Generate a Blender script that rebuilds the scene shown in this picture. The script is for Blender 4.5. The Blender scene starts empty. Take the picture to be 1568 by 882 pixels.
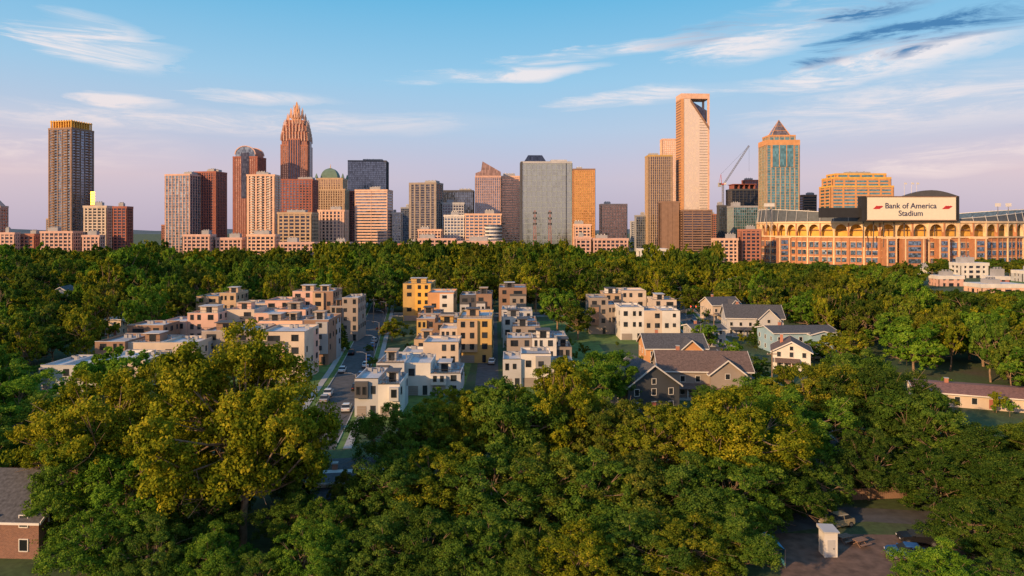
import bpy, math, random
import numpy as np
from mathutils import Vector, Matrix
random.seed(7); R=random.Random(11)
F=1060.0; HOR=350.0; CAMH=40.0
def gx(b,D): return (b-784)/F*D
def gz(r,D): return CAMH-(r-HOR)/F*D
scene=bpy.context.scene
col=scene.collection
SUN_AZ=math.radians(46)   # left of straight behind the viewer
SUN_EL=math.radians(18)

# ------------------------------------------------------------------ materials
def nt(name):
    m=bpy.data.materials.new(name); m.use_nodes=True
    n=m.node_tree.nodes; l=m.node_tree.links; n.clear()
    o=n.new('ShaderNodeOutputMaterial'); return m,n,l,o
def mat(name,c,rough=.8,metal=0.0,var=.18,scale=.35,detail=4,emit=None):
    m,n,l,o=nt(name)
    p=n.new('ShaderNodeBsdfPrincipled'); p.inputs['Roughness'].default_value=rough; p.inputs['Metallic'].default_value=metal
    tc=n.new('ShaderNodeTexCoord'); nz=n.new('ShaderNodeTexNoise'); nz.inputs['Scale'].default_value=scale; nz.inputs['Detail'].default_value=detail
    l.new(tc.outputs['Object'],nz.inputs['Vector'])
    r=n.new('ShaderNodeValToRGB'); r.color_ramp.elements[0].position=.3; r.color_ramp.elements[1].position=.7
    r.color_ramp.elements[0].color=(*[x*(1-var) for x in c],1); r.color_ramp.elements[1].color=(*[min(1,x*(1+var)) for x in c],1)
    l.new(nz.outputs['Fac'],r.inputs['Fac']); l.new(r.outputs['Color'],p.inputs['Base Color'])
    if emit:
        p.inputs['Emission Color'].default_value=(*emit[:3],1); p.inputs['Emission Strength'].default_value=emit[3]
    l.new(p.outputs['BSDF'],o.inputs['Surface']); return m
def glassm(name,c,cell=(2.2,2.2,3.9),metal=.75,rough=.12,var=.4,tilt=.02):
    m,n,l,o=nt(name)
    p=n.new('ShaderNodeBsdfPrincipled'); p.inputs['Metallic'].default_value=metal
    tc=n.new('ShaderNodeTexCoord'); d=n.new('ShaderNodeVectorMath'); d.operation='DIVIDE'; d.inputs[1].default_value=cell
    l.new(tc.outputs['Object'],d.inputs[0])
    a=n.new('ShaderNodeVectorMath'); a.operation='ADD'; a.inputs[1].default_value=(.37,.41,.03); l.new(d.outputs[0],a.inputs[0])
    fl=n.new('ShaderNodeVectorMath'); fl.operation='FLOOR'; l.new(a.outputs[0],fl.inputs[0])
    w=n.new('ShaderNodeTexWhiteNoise'); l.new(fl.outputs[0],w.inputs['Vector'])
    r=n.new('ShaderNodeValToRGB'); e=r.color_ramp.elements
    e[0].color=(*[x*(1-var) for x in c],1); e[1].color=(*[min(1,x*(1+var*.6)) for x in c],1)
    l.new(w.outputs['Value'],r.inputs['Fac']); l.new(r.outputs['Color'],p.inputs['Base Color'])
    mr=n.new('ShaderNodeMapRange'); mr.inputs['To Min'].default_value=rough*.5; mr.inputs['To Max'].default_value=rough*1.8
    l.new(w.outputs['Value'],mr.inputs['Value']); l.new(mr.outputs[0],p.inputs['Roughness'])
    g=n.new('ShaderNodeNewGeometry'); s=n.new('ShaderNodeVectorMath'); s.operation='SUBTRACT'; s.inputs[1].default_value=(.5,.5,.5)
    l.new(w.outputs['Color'],s.inputs[0]); sc=n.new('ShaderNodeVectorMath'); sc.operation='SCALE'; sc.inputs['Scale'].default_value=tilt
    l.new(s.outputs[0],sc.inputs[0]); ad=n.new('ShaderNodeVectorMath'); ad.operation='ADD'; l.new(g.outputs['Normal'],ad.inputs[0]); l.new(sc.outputs[0],ad.inputs[1])
    no=n.new('ShaderNodeVectorMath'); no.operation='NORMALIZE'; l.new(ad.outputs[0],no.inputs[0]); l.new(no.outputs[0],p.inputs['Normal'])
    l.new(p.outputs['BSDF'],o.inputs['Surface']); return m
def leafmat(name,c1,c2,c3):
    m,n,l,o=nt(name)
    at=n.new('ShaderNodeAttribute'); at.attribute_name='lr'
    r=n.new('ShaderNodeValToRGB'); e=r.color_ramp.elements; e[0].color=(*c1,1); e[1].color=(*c3,1); x=e.new(.55); x.color=(*c2,1)
    l.new(at.outputs['Fac'],r.inputs['Fac'])
    oi=n.new('ShaderNodeObjectInfo'); mx=n.new('ShaderNodeMix'); mx.data_type='RGBA'; mx.blend_type='MULTIPLY'; mx.inputs[0].default_value=1
    l.new(r.outputs['Color'],mx.inputs[6]); l.new(oi.outputs['Color'],mx.inputs[7])
    d=n.new('ShaderNodeBsdfDiffuse'); t=n.new('ShaderNodeBsdfTranslucent'); ms=n.new('ShaderNodeMixShader'); ms.inputs[0].default_value=.30
    l.new(mx.outputs[2],d.inputs['Color']); l.new(mx.outputs[2],t.inputs['Color']); l.new(d.outputs[0],ms.inputs[1]); l.new(t.outputs[0],ms.inputs[2])
    l.new(ms.outputs[0],o.inputs['Surface']); return m
LEAF=leafmat('foliage',(.055,.105,.02),(.15,.215,.03),(.33,.35,.055))
BARK=mat('bark',(.26,.18,.12),.9,var=.4,scale=1.5)
W={}
for k,c in dict(white=(.68,.65,.62),cream=(.60,.49,.40),pink=(.64,.40,.33),tan=(.50,.35,.23),ochre=(.54,.35,.12),brown=(.28,.17,.12),
    brick=(.44,.18,.12),grey=(.34,.34,.36),lgrey=(.48,.48,.50),dark=(.08,.08,.09),black=(.025,.025,.03),orange=(.64,.32,.14),gold=(.75,.43,.09),
    blue=(.30,.45,.55),charcoal=(.06,.065,.075),rust=(.34,.11,.08),peach=(.76,.48,.35),copper=(.12,.20,.16),taupe=(.31,.26,.23),slab=(.36,.42,.40),
    stone=(.80,.58,.36),obrick=(.46,.21,.11)).items():
    W[k]=mat('wall_'+k,c,.75,var=.14,scale=.22,detail=6)
ROOF={'mem':mat('roof_membrane',(.36,.36,.38),.8,var=.25,scale=.3),'memw':mat('roof_white_membrane',(.54,.54,.57),.7,var=.2,scale=.3),
 'shd':mat('shingle_dark',(.085,.085,.095),.9,var=.4,scale=2.5,detail=8),'shb':mat('shingle_brown',(.15,.10,.085),.9,var=.35,scale=2.5,detail=8),
 'shr':mat('roof_red_tile',(.27,.13,.10),.9,var=.3,scale=2)}
G={'blue':glassm('glass_blue',(.20,.26,.36)),'dark':glassm('glass_dark',(.09,.10,.15)),'teal':glassm('glass_teal',(.18,.40,.42)),
 'grey':glassm('glass_grey',(.42,.48,.48),var=.16,metal=.7,tilt=.012),'warm':glassm('glass_warm',(.50,.32,.25)),'gold':glassm('glass_gold',(.85,.48,.13),rough=.2),
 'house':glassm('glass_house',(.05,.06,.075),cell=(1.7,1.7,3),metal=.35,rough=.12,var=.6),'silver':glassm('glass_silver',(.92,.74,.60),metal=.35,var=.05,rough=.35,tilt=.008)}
METAL=mat('galvanised_metal',(.4,.4,.42),.4,.8); RED=mat('crane_red',(.45,.07,.04),.5); CONC=mat('concrete',(.42,.41,.39),.9)
ASPH=mat('asphalt',(.085,.085,.09),.95,var=.3,scale=.6,detail=8); PAINT=mat('road_paint',(.75,.74,.70),.7); SIDE=mat('sidewalk_concrete',(.40,.38,.36),.9,var=.15,scale=1)
GRASS=mat('lawn_grass',(.10,.17,.035),.95,var=.4,scale=.5,detail=8); DIRT=mat('dirt',(.16,.10,.075),.95,var=.4,scale=.8,detail=8)

# ------------------------------------------------------------------ mesh builder
class MB:
    def __init__(s): s.v=[];s.f=[];s.m=[];s.mats=[]
    def mi(s,m):
        if m not in s.mats: s.mats.append(m)
        return s.mats.index(m)
    def poly(s,pts,m):
        b=len(s.v); s.v+= [tuple(p) for p in pts]; s.f.append(tuple(range(b,b+len(pts)))); s.m.append(s.mi(m))
    def hexa(s,p,m):
        b=len(s.v); s.v+=[tuple(q) for q in p]; k=s.mi(m)
        for f in ((3,2,1,0),(4,5,6,7),(0,1,5,4),(1,2,6,5),(2,3,7,6),(3,0,4,7)): s.f.append(tuple(b+i for i in f)); s.m.append(k)
    def box(s,x0,x1,y0,y1,z0,z1,m):
        s.hexa([(x0,y0,z0),(x1,y0,z0),(x1,y1,z0),(x0,y1,z0),(x0,y0,z1),(x1,y0,z1),(x1,y1,z1),(x0,y1,z1)],m)
    def frus(s,w0,d0,z0,w1,d1,z1,m,cx=0,cy=0):
        s.hexa([(cx-w0,cy-d0,z0),(cx+w0,cy-d0,z0),(cx+w0,cy+d0,z0),(cx-w0,cy+d0,z0),(cx-w1,cy-d1,z1),(cx+w1,cy-d1,z1),(cx+w1,cy+d1,z1),(cx-w1,cy+d1,z1)],m)
    def prismy(s,prof,y0,y1,m,capm=None):  # profile (x,z) extruded along y
        n=len(prof)
        s.poly([(x,y0,z) for x,z in prof],capm or m); s.poly([(x,y1,z) for x,z in reversed(prof)],capm or m)
        for i in range(n):
            a=prof[i];b=prof[(i+1)%n]; s.poly([(b[0],y0,b[1]),(a[0],y0,a[1]),(a[0],y1,a[1]),(b[0],y1,b[1])],m)
    def tube(s,p0,p1,r0,r1,m,n=6):
        p0=Vector(p0);p1=Vector(p1); d=(p1-p0).normalized(); a=d.orthogonal().normalized(); b=d.cross(a)
        A=[];B=[]
        for i in range(n):
            t=2*math.pi*i/n; o=a*math.cos(t)+b*math.sin(t); A.append(p0+o*r0);B.append(p1+o*r1)
        bb=len(s.v); s.v+=[tuple(q) for q in A+B]; k=s.mi(m)
        for i in range(n):
            j=(i+1)%n; s.f.append((bb+i,bb+j,bb+n+j,bb+n+i)); s.m.append(k)
        s.f.append(tuple(bb+i for i in reversed(range(n)))); s.m.append(k); s.f.append(tuple(bb+n+i for i in range(n))); s.m.append(k)
    def mesh(s,name):
        me=bpy.data.meshes.new(name); me.from_pydata(s.v,[],s.f)
        for m in s.mats: me.materials.append(m)
        me.polygons.foreach_set('material_index',s.m); me.update(); return me
    def obj(s,name,loc=(0,0,0),rot=0,parent=None):
        o=bpy.data.objects.new(name,s.mesh(name)); o.location=loc; o.rotation_euler=(0,0,rot); col.objects.link(o)
        if parent: o.parent=parent
        return o
def empty(name,loc=(0,0,0)):
    e=bpy.data.objects.new(name,None); e.location=loc; e.empty_display_size=.5; col.objects.link(e); return e

# ------------------------------------------------------------------ world / sun / camera
def build_world():
    w=bpy.data.worlds.new('World'); scene.world=w; w.use_nodes=True
    try: w.cycles.sampling_method='MANUAL'; w.cycles.sample_map_resolution=256
    except Exception: pass
    n=w.node_tree.nodes; l=w.node_tree.links; n.clear()
    out=n.new('ShaderNodeOutputWorld'); bg=n.new('ShaderNodeBackground'); bg.inputs['Strength'].default_value=.1; l.new(bg.outputs[0],out.inputs[0])
    sky=n.new('ShaderNodeTexSky'); sky.sky_type='NISHITA'; sky.sun_disc=False; sky.sun_elevation=SUN_EL; sky.sun_rotation=math.pi+SUN_AZ
    sky.altitude=200; sky.dust_density=2.0
    tc=n.new('ShaderNodeTexCoord'); sp=n.new('ShaderNodeSeparateXYZ'); l.new(tc.outputs['Generated'],sp.inputs[0])
    def M(op,a,b=None,c=None,clamp=False):
        k=n.new('ShaderNodeMath'); k.operation=op; k.use_clamp=clamp
        for i,q in enumerate((a,b,c)):
            if q is None: continue
            if isinstance(q,(int,float)): k.inputs[i].default_value=q
            else: l.new(q,k.inputs[i])
        return k.outputs[0]
    X,Y,Z=sp.outputs
    az=M('ARCTAN2',X,Y); hl=M('SQRT',M('ADD',M('MULTIPLY',X,X),M('MULTIPLY',Y,Y))); v=M('DIVIDE',Z,M('MAXIMUM',hl,.02))
    r=n.new('ShaderNodeValToRGB'); l.new(v,r.inputs['Fac']); cr=r.color_ramp; cr.elements[0].position=0; cr.elements[0].color=(.46,.42,.57,1)
    cr.elements[1].position=1; cr.elements[1].color=(.11,.30,.56,1)
    for p,c in ((.04,(.48,.47,.64)),(.09,(.50,.54,.73)),(.14,(.43,.61,.82)),(.21,(.31,.61,.86)),(.33,(.14,.50,.80)),(.5,(.12,.40,.70))):
        e=cr.elements.new(p); e.color=(*c,1)
    sd=(-math.sin(SUN_AZ),-math.cos(SUN_AZ))
    dt=M('MAXIMUM',M('DIVIDE',M('ADD',M('MULTIPLY',X,sd[0]),M('MULTIPLY',Y,sd[1])),M('MAXIMUM',hl,.02)),0)
    gl=M('MULTIPLY',M('POWER',dt,1.2),M('POWER',2.718,M('MULTIPLY',M('ABSOLUTE',v),-2.5)))
    def MIX(f,a,b,bt='MIX'):
        k=n.new('ShaderNodeMix'); k.data_type='RGBA'; k.blend_type=bt; k.clamp_factor=True
        for i,q in ((0,f),(6,a),(7,b)):
            if isinstance(q,(int,float)): k.inputs[i].default_value=q
            elif isinstance(q,tuple): k.inputs[i].default_value=(*q,1)
            else: l.new(q,k.inputs[i])
        return k.outputs[2]
    base=MIX(gl,r.outputs['Color'],(1.8,.95,.46))
    pk=M('MULTIPLY',M('POWER',2.718,M('MULTIPLY',M('ABSOLUTE',M('SUBTRACT',v,.07)),-14.0)),M('MULTIPLY_ADD',M('ABSOLUTE',az),.75,.20))
    base=MIX(pk,base,(.86,.62,.62))
    cmb=n.new('ShaderNodeCombineXYZ'); l.new(M('MULTIPLY',az,5.5),cmb.inputs[0]); l.new(M('MULTIPLY',v,36.0),cmb.inputs[1])
    nz=n.new('ShaderNodeTexNoise'); nz.inputs['Scale'].default_value=1.0; nz.inputs['Detail'].default_value=9; nz.inputs['Roughness'].default_value=.70; nz.inputs['Distortion'].default_value=.6; l.new(cmb.outputs[0],nz.inputs['Vector'])
    c2=n.new('ShaderNodeCombineXYZ'); l.new(M('MULTIPLY',az,3.0),c2.inputs[0]); l.new(M('MULTIPLY',v,11.0),c2.inputs[1]); c2.inputs[2].default_value=4.2
    n2=n.new('ShaderNodeTexNoise'); n2.inputs['Scale'].default_value=1.3; n2.inputs['Detail'].default_value=4; l.new(c2.outputs[0],n2.inputs['Vector'])
    wv=M('ADD',v,M('MULTIPLY',M('SUBTRACT',n2.outputs['Fac'],.5),.05)); wa=M('ADD',az,M('MULTIPLY',M('SUBTRACT',nz.outputs['Fac'],.5),.22))
    def mask(lst):
        acc=None
        for (px,py,rx,ry,wt,sl) in lst:
            a0=math.atan((px-784)/F); v0=(HOR-py)/F*math.cos(a0); ra=rx/F*math.cos(a0)**2; rv=ry/F*math.cos(a0)
            da=M('SUBTRACT',wa,a0); dv=M('SUBTRACT',M('SUBTRACT',wv,v0),M('MULTIPLY',da,sl))
            p=M('DIVIDE',da,ra); q2=M('DIVIDE',dv,rv)
            q=M('MULTIPLY_ADD',p,p,M('MULTIPLY',q2,q2))
            e=M('MULTIPLY',M('SUBTRACT',1.0,q,clamp=True),wt)
            acc=e if acc is None else M('MAXIMUM',acc,e)
        return acc
    fr=n.new('ShaderNodeMapRange'); fr.interpolation_type='SMOOTHSTEP'; fr.inputs['From Min'].default_value=.40; fr.inputs['From Max'].default_value=.64; l.new(nz.outputs['Fac'],fr.inputs['Value'])
    white=mask([(150,68,140,42,1.4,-.12),(195,155,95,13,1.3,0),(330,186,560,24,.8,.03),(60,225,300,44,.6,0),(960,72,230,14,1.3,.08),(1170,62,160,34,1.1,.1),
      (770,112,190,15,1.2,.05),(980,150,150,18,1.0,.08),(1370,96,230,32,1.3,.12),(1430,160,360,56,.75,.05),(1490,238,240,26,.9,.05),
      (410,151,120,12,.9,0),(1150,132,120,12,.9,0),(1250,20,260,30,.5,.1)])
    dw=M('MULTIPLY',M('MULTIPLY',white,M('ADD',M('MULTIPLY',fr.outputs[0],.85),.15)),1.2,clamp=True)
    ccol=MIX(M('MULTIPLY',v,5.0,clamp=True),(.92,.68,.66),(.88,.84,.87))
    s1=MIX(dw,base,ccol)
    dark=mask([(1440,46,220,36,1.7,.12),(1330,14,120,22,1.5,.1),(1290,92,90,11,1.1,.05),(1100,50,150,16,.7,.1),(1540,20,120,20,1.3,0),(1410,88,70,9,1.1,.1)])
    dd=M('MULTIPLY',M('MULTIPLY',dark,fr.outputs[0]),1.0,clamp=True)
    s2=MIX(dd,s1,(.06,.22,.46))
    ten=n.new('ShaderNodeVectorMath'); ten.operation='SCALE'; ten.inputs['Scale'].default_value=10; l.new(s2,ten.inputs[0])
    fin=MIX(.92,sky.outputs['Color'],ten.outputs[0])
    l.new(fin,bg.inputs['Color'])
build_world()
sl=bpy.data.lights.new('sun','SUN'); sl.energy=5.0; sl.angle=math.radians(.8); sl.color=(1,.62,.30)
so=bpy.data.objects.new('sun',sl); col.objects.link(so)
sv=Vector((-math.sin(SUN_AZ)*math.cos(SUN_EL),-math.cos(SUN_AZ)*math.cos(SUN_EL),math.sin(SUN_EL)))
so.rotation_euler=sv.to_track_quat('Z','Y').to_euler(); so.location=(-200,-200,200)
cd=bpy.data.cameras.new('camera'); cd.sensor_width=36; cd.lens=36*F/1568; cd.shift_y=-(441-HOR)/1568; cd.clip_end=30000; cd.clip_start=.5
co=bpy.data.objects.new('camera',cd); co.location=(0,0,CAMH); co.rotation_euler=(math.pi/2,0,0); col.objects.link(co); scene.camera=co
scene.view_settings.view_transform='Standard'; scene.view_settings.look='None'; scene.view_settings.exposure=0

# ------------------------------------------------------------------ ground
def gmat():
    m,n,l,o=nt('ground_cover'); p=n.new('ShaderNodeBsdfPrincipled'); p.inputs['Roughness'].default_value=.95
    tc=n.new('ShaderNodeTexCoord'); a=n.new('ShaderNodeTexNoise'); a.inputs['Scale'].default_value=.05; a.inputs['Detail'].default_value=8
    b=n.new('ShaderNodeTexNoise'); b.inputs['Scale'].default_value=1.2; b.inputs['Detail'].default_value=6
    l.new(tc.outputs['Object'],a.inputs['Vector']); l.new(tc.outputs['Object'],b.inputs['Vector'])
    r=n.new('ShaderNodeValToRGB'); e=r.color_ramp.elements; e[0].position=.35; e[0].color=(.035,.06,.02,1); e[1].position=.7; e[1].color=(.09,.08,.05,1); x=e.new(.5); x.color=(.06,.10,.03,1)
    l.new(a.outputs['Fac'],r.inputs['Fac'])
    mx=n.new('ShaderNodeMix'); mx.data_type='RGBA'; mx.blend_type='OVERLAY'; mx.inputs[0].default_value=.7; l.new(r.outputs['Color'],mx.inputs[6]); l.new(b.outputs['Fac'],mx.inputs[7])
    l.new(mx.outputs[2],p.inputs['Base Color']); l.new(p.outputs[0],o.inputs[0]); return m
mb=MB(); mb.poly([(-9000,-3000,0),(9000,-3000,0),(9000,12000,0),(-9000,12000,0)],gmat()); mb.obj('ground')
mb=MB(); HM=mat('hill_forest_hazed',(.07,.10,.12),.95,var=.3,scale=.004)  # forest colour with blue distance haze painted in
pts=[(-6500+i*130, 6200+300*math.sin(i*.37), 18+26*(.5+.5*math.sin(i*.21))+10*math.sin(i*.9)) for i in range(101)]
for i in range(100):
    a=pts[i];b=pts[i+1]; mb.poly([(a[0],a[1]-900,-1),(b[0],b[1]-900,-1),b,a],HM); mb.poly([a,b,(b[0],b[1]+900,-1),(a[0],a[1]+900,-1)],HM)
mb.obj('distant_hills')

def road(name,path,w,walk=True,dash=True,z0=.012):
    mb=MB(); n=len(path); Ls=[]
    for i,p in enumerate(path):
        a=Vector(path[max(0,i-1)]);b=Vector(path[min(n-1,i+1)]); t=(b-a).normalized(); Ls.append((Vector(p),Vector((-t.y,t.x)),t))
    def strip(o0,o1,z,m,z2=None):
        for i in range(n-1):
            (p,q,_),(p2,q2,_)=Ls[i],Ls[i+1]
            A=p+q*o0;B=p+q*o1;C=p2+q2*o1;Dd=p2+q2*o0
            if z2 is None: mb.poly([(A.x,A.y,z),(Dd.x,Dd.y,z),(C.x,C.y,z),(B.x,B.y,z)],m)
            else: mb.hexa([(A.x,A.y,z),(Dd.x,Dd.y,z),(C.x,C.y,z),(B.x,B.y,z),(A.x,A.y,z2),(Dd.x,Dd.y,z2),(C.x,C.y,z2),(B.x,B.y,z2)],m)
    h=w/2; strip(-h,h,z0,ASPH)
    if walk:
        for s in (-1,1):
            a,b=sorted((s*h,s*(h+.2))); strip(a,b,0,CONC,.14)
            a,b=sorted((s*(h+.21),s*(h+1.6))); strip(a,b,.02,GRASS)
            a,b=sorted((s*(h+1.6),s*(h+3.1))); strip(a,b,0,SIDE,.12)
    if dash:
        for i in range(n-1):
            p,q,_=Ls[i]; p2=Ls[i+1][0]; L=(p2-p).length; t=(p2-p)/L; q=Vector((-t.y,t.x)); s=0
            while s+3<L:
                a=p+t*s;b=p+t*(s+3); mb.poly([(*(a-q*.07),z0+.006),(*(b-q*.07),z0+.006),(*(b+q*.07),z0+.006),(*(a+q*.07),z0+.006)],PAINT); s+=9
    return mb.obj(name)
ST=[(-36.5,125),(-38.5,145),(-41.5,170),(-44.5,195),(-48,220),(-54.5,265),(-64,330),(-75,400)]
road('street',ST,8.5,dash=False)
road('alley',[(-6,160),(-7,200),(-8.5,260),(-10,317)],6,walk=False,dash=False)
S3=[(55,110),(64,200),(77,300),(92,400),(110,520)]
road('street',S3,8,z0=.014)
for a,b in((-230,-71),(-56,73),(89,220)): road('cross_street',[(a,322),(b,322)],8,z0=.016)
road('driveway',[(30,92),(48,97),(62,95)],5,walk=False,dash=False)
mb=MB(); mb.poly([(30,76,.006),(62,76,.006),(62,90,.006),(34,91,.006)],DIRT); mb.obj('dirt_yard')
mb=MB(); mb.poly([(gx(1285,610),580,.01),(gx(1400,640),585,.01),(gx(1400,690),690,.01),(gx(1270,690),690,.01)],mat('sports_turf',(.10,.24,.05),.95,var=.2,scale=.05)); mb.obj('practice_field')
mb=MB(); mb.poly([(gx(1415,560),400,.02),(gx(1568,540),400,.02),(gx(1568,640),570,.02),(gx(1415,640),570,.02)],mat('lot_grass',(.12,.2,.06),.95,var=.3,scale=.1)); mb.obj('grass_lot')

# ------------------------------------------------------------------ towers
def fit(l,r,D,rot,ratio):
    w=(r-l)/F*D; cx=gx((l+r)/2,D)
    for _ in range(12):
        d=w*ratio; c,s=math.cos(rot),math.sin(rot)
        cs=[(x*c-y*s,x*s+y*c) for x in(-w/2,w/2) for y in(-d/2,d/2)]
        cy=D-min(q[1] for q in cs)
        px=[784+F*(cx+q[0])/(cy+q[1]) for q in cs]; L,Rr=min(px),max(px)
        w*=(r-l)/(Rr-L); cx+=((l+r)/2-(L+Rr)/2)/F*cy
    return w,w*ratio,cx,cy
def shaft(mb,w,d,z0,z1,st,cx=0,cy=0):
    wall,glass,fl,sp,bay,pr=st['w'],st['g'],st.get('fl',3.9),st.get('sp',1.3),st.get('bay',5),st.get('p',.8)
    x0,x1,y0,y1=cx-w/2,cx+w/2,cy-d/2,cy+d/2
    mb.box(x0,x1,y0,y1,z0,z1,glass)
    if sp:
        z=z0+fl-sp
        while z+sp<z1-.2:
            mb.box(x0-.3,x1+.3,y0-.3,y1+.3,z,z+sp,wall); z+=fl
    t=st.get('t',.55)
    if pr:
        for (a,b,ax) in((x0,x1,'x'),(y0,y1,'y')):
            k=max(1,round((b-a)/bay))
            for i in range(k+1):
                c=a+(b-a)*i/k; pw=pr*(st.get('cor',1.6) if i in(0,k) else 1)/2
                c=min(max(c,a+pw-t),b-pw+t)
                if ax=='x':
                    mb.box(c-pw,c+pw,y0-t,y0+.1,z0,z1-.05,wall); mb.box(c-pw,c+pw,y1-.1,y1+t,z0,z1-.05,wall)
                else:
                    mb.box(x0-t-.02,x0+.1,c-pw,c+pw,z0,z1-.06,wall); mb.box(x1-.1,x1+t+.02,c-pw,c+pw,z0,z1-.06,wall)
    mb.box(x0-t-.15,x1+t+.15,y0-t-.15,y1+t+.15,z1-1.6,z1+.9,st.get('cap',wall))
def rooftop(mb,w,d,z,k=1,m=None,rr=None):
    rr=rr or random
    m=m or W['grey']
    for i in range(k):
        a=rr.uniform(.12,.28)*w;b=rr.uniform(.15,.3)*d; x=rr.uniform(-.3,.3)*w; y=rr.uniform(-.2,.2)*d; h=rr.uniform(2.5,5)
        mb.box(x-a,x+a,y-b,y+b,z,z+h,m)
        for j in range(3):
            mb.tube((x+a*(j-1)*.6,y,z+h),(x+a*(j-1)*.6,y,z+h+1.2),.8,.8,METAL,8)
def S(w,g,**k): return dict(w=W[w],g=G[g],**k)
def tower(name,l,r,top,D,st,rot=0,ratio=.8,segs=None,extra=None,rt=1):
    rot=math.radians(rot); w,d,cx,cy=fit(l,r,D,rot,ratio); mb=MB(); z0=0
    for sc,tp in ([(1,top)] if not segs else segs):
        z1=gz(tp,D); shaft(mb,w*sc,d*sc,z0,z1,st); z0=z1+.9; lw=w*sc;ld=d*sc
    if rt: rooftop(mb,lw,ld,z0,rt)
    if extra: extra(mb,w,d,z0,D)
    return mb.obj(name,(cx,cy,0),rot)
vert=dict(sp=.5,bay=3.2,p=1.0); grid=dict(sp=1.3,bay=4,p=1.0); horiz=dict(sp=1.9,bay=14,p=.6); cw=dict(sp=.35,bay=3,p=.25)
GLINT=mat('sun_glint_orange',(.85,.38,.07),.42,1.0,var=.1,scale=.5)  # orange of the sun glint put into the panel colour
def glint(tow,b,D,r0,r1,wd=5.5):  # adds panels to the tower, each tilted to throw the sun at the camera
    mb=MB(); z0=gz(r1,D);z1=gz(r0,D); k=int((z1-z0)/3.4); x=gx(b,D)
    for i in range(k):
        c=Vector((x,D,z0+3.4*(i+.5))); v=(Vector((0,0,CAMH))-c).normalized(); n=(v+sv).normalized(); a=Vector((0,0,1)).cross(n).normalized(); u=n.cross(a)
        P=[c+a*sx*wd/2+u*sy*1.5 for sx,sy in((-1,-1),(1,-1),(1,1),(-1,1))]; mb.hexa([*(p-n*.4 for p in P),*P],GLINT)
    o=mb.obj('added_glint_panels',parent=tow); bpy.context.view_layer.update(); o.matrix_parent_inverse=tow.matrix_world.inverted()
def vue(mb,w,d,z,D):
    z=gz(196,D)
    mb.box(-w*.42,w*.42,-d*.42,d*.42,z,gz(185,D),G['gold'])
    for i in range(9):
        x=-w*.45+w*.9*i/8
        mb.box(x-.5,x+.5,-d*.47,-d*.42,z,gz(183,D),W['gold']); mb.box(x-.5,x+.5,d*.42,d*.47,z,gz(183,D),W['gold'])
    for i in range(9):
        y=-d*.45+d*.9*i/8
        mb.box(-w*.47,-w*.42,y-.5,y+.5,z,gz(183.2,D),W['gold']); mb.box(w*.42,w*.47,y-.5,y+.5,z,gz(183.2,D),W['gold'])
    mb.box(-w*.48,w*.48,-d*.48,d*.48,gz(185.4,D),gz(184.4,D),W['gold'])
    n=int((gz(196,D))/3.4)
    for i in range(8,n):
        zz=i*3.4
        for x in(-.28,.28):
            mb.box(x*w-3,x*w+3,-d/2-1.8,-d/2-.2,zz,zz+1.1,W['brown']); mb.box(w/2+.2,w/2+1.8,x*d-3,x*d+3,zz,zz+1.1,W['brown']); mb.box(-w/2-1.8,-w/2-.2,x*d-3,x*d+3,zz,zz+1.1,W['brown'])
tw=tower('residential_tower',75,143,196,850,S('brown','blue',fl=3.4,sp=.8,bay=7,p=1.1),rot=-14,ratio=.95,extra=vue,rt=0)
glint(tw,142,862,292,314)
tower('apartment_building',128,173,316,800,S('cream','house',fl=3.4,sp=1.3,bay=5,p=1.6),ratio=.5)
tower('apartment_building',173,203,317,795,S('rust','dark',fl=3.4,sp=1.2,bay=5,p=1.2),ratio=.8)
tower('office_building',-20,12,316,900,S('pink','warm',**grid),extra=lambda mb,w,d,z,D: mb.frus(w*.4,d*.4,z,1,1,z+9,W['pink']))
tower('office_tower',253,310,267,1000,S('pink','blue',sp=.4,bay=6,p=1.2),rot=-12,ratio=.7)
tower('office_tower',298,347,263,1020,S('rust','dark',sp=.9,bay=4,p=1.6),rot=-10,ratio=.8,rt=2)
def archtop(mb,w,d,z,D):
    zt=gz(224,D); n=14; r=w*.40
    prof=[(-r,z)]+[(-r*math.cos(math.pi*i/n),z+3+(zt-z-3)*math.sin(math.pi*i/n)) for i in range(n+1)]+[(r,z)]
    mb.prismy(prof[::-1],-d*.5,d*.5,W['brick'],G['blue'])
    for s in(-.5,.5):
        for i in range(n):
            a=prof[i+1];b=prof[i+2]; zc=z
            mb.hexa([(a[0],s*d-.8,a[1]),(b[0],s*d-.8,b[1]),(b[0],s*d+.8,b[1]),(a[0],s*d+.8,a[1]),(a[0]*1.1,s*d-.8,zc+(a[1]-zc)*1.08),(b[0]*1.1,s*d-.8,zc+(b[1]-zc)*1.08),(b[0]*1.1,s*d+.8,zc+(b[1]-zc)*1.08),(a[0]*1.1,s*d+.8,zc+(a[1]-zc)*1.08)],W['pink'])
    mb.box(-w*.16,w*.16,-d*.5-1.0,-d*.5+.4,z-70,z+6,G['dark'])
tower('arched_office_tower',357,407,240,1150,S('rust','warm',sp=.5,bay=3.4,p=1.5),rot=-4,ratio=.8,extra=archtop,rt=0)
def balc(mb,w,d,z,D):
    for i in range(8,int(z/3.3)):
        for x in(-.3,0,.3): mb.box(x*w-2.2,x*w+2.2,-d/2-1.6,-d/2-.3,i*3.3,i*3.3+1.1,W['white'])
        for y in(-.25,.25): mb.box(w/2+.3,w/2+1.6,y*d-2.2,y*d+2.2,i*3.3,i*3.3+1.1,W['white'])
tower('apartment_tower',378,429,268,900,S('peach','house',fl=3.3,sp=1.0,bay=6,p=2.2),rot=0,ratio=.6,extra=balc,rt=2)
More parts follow.
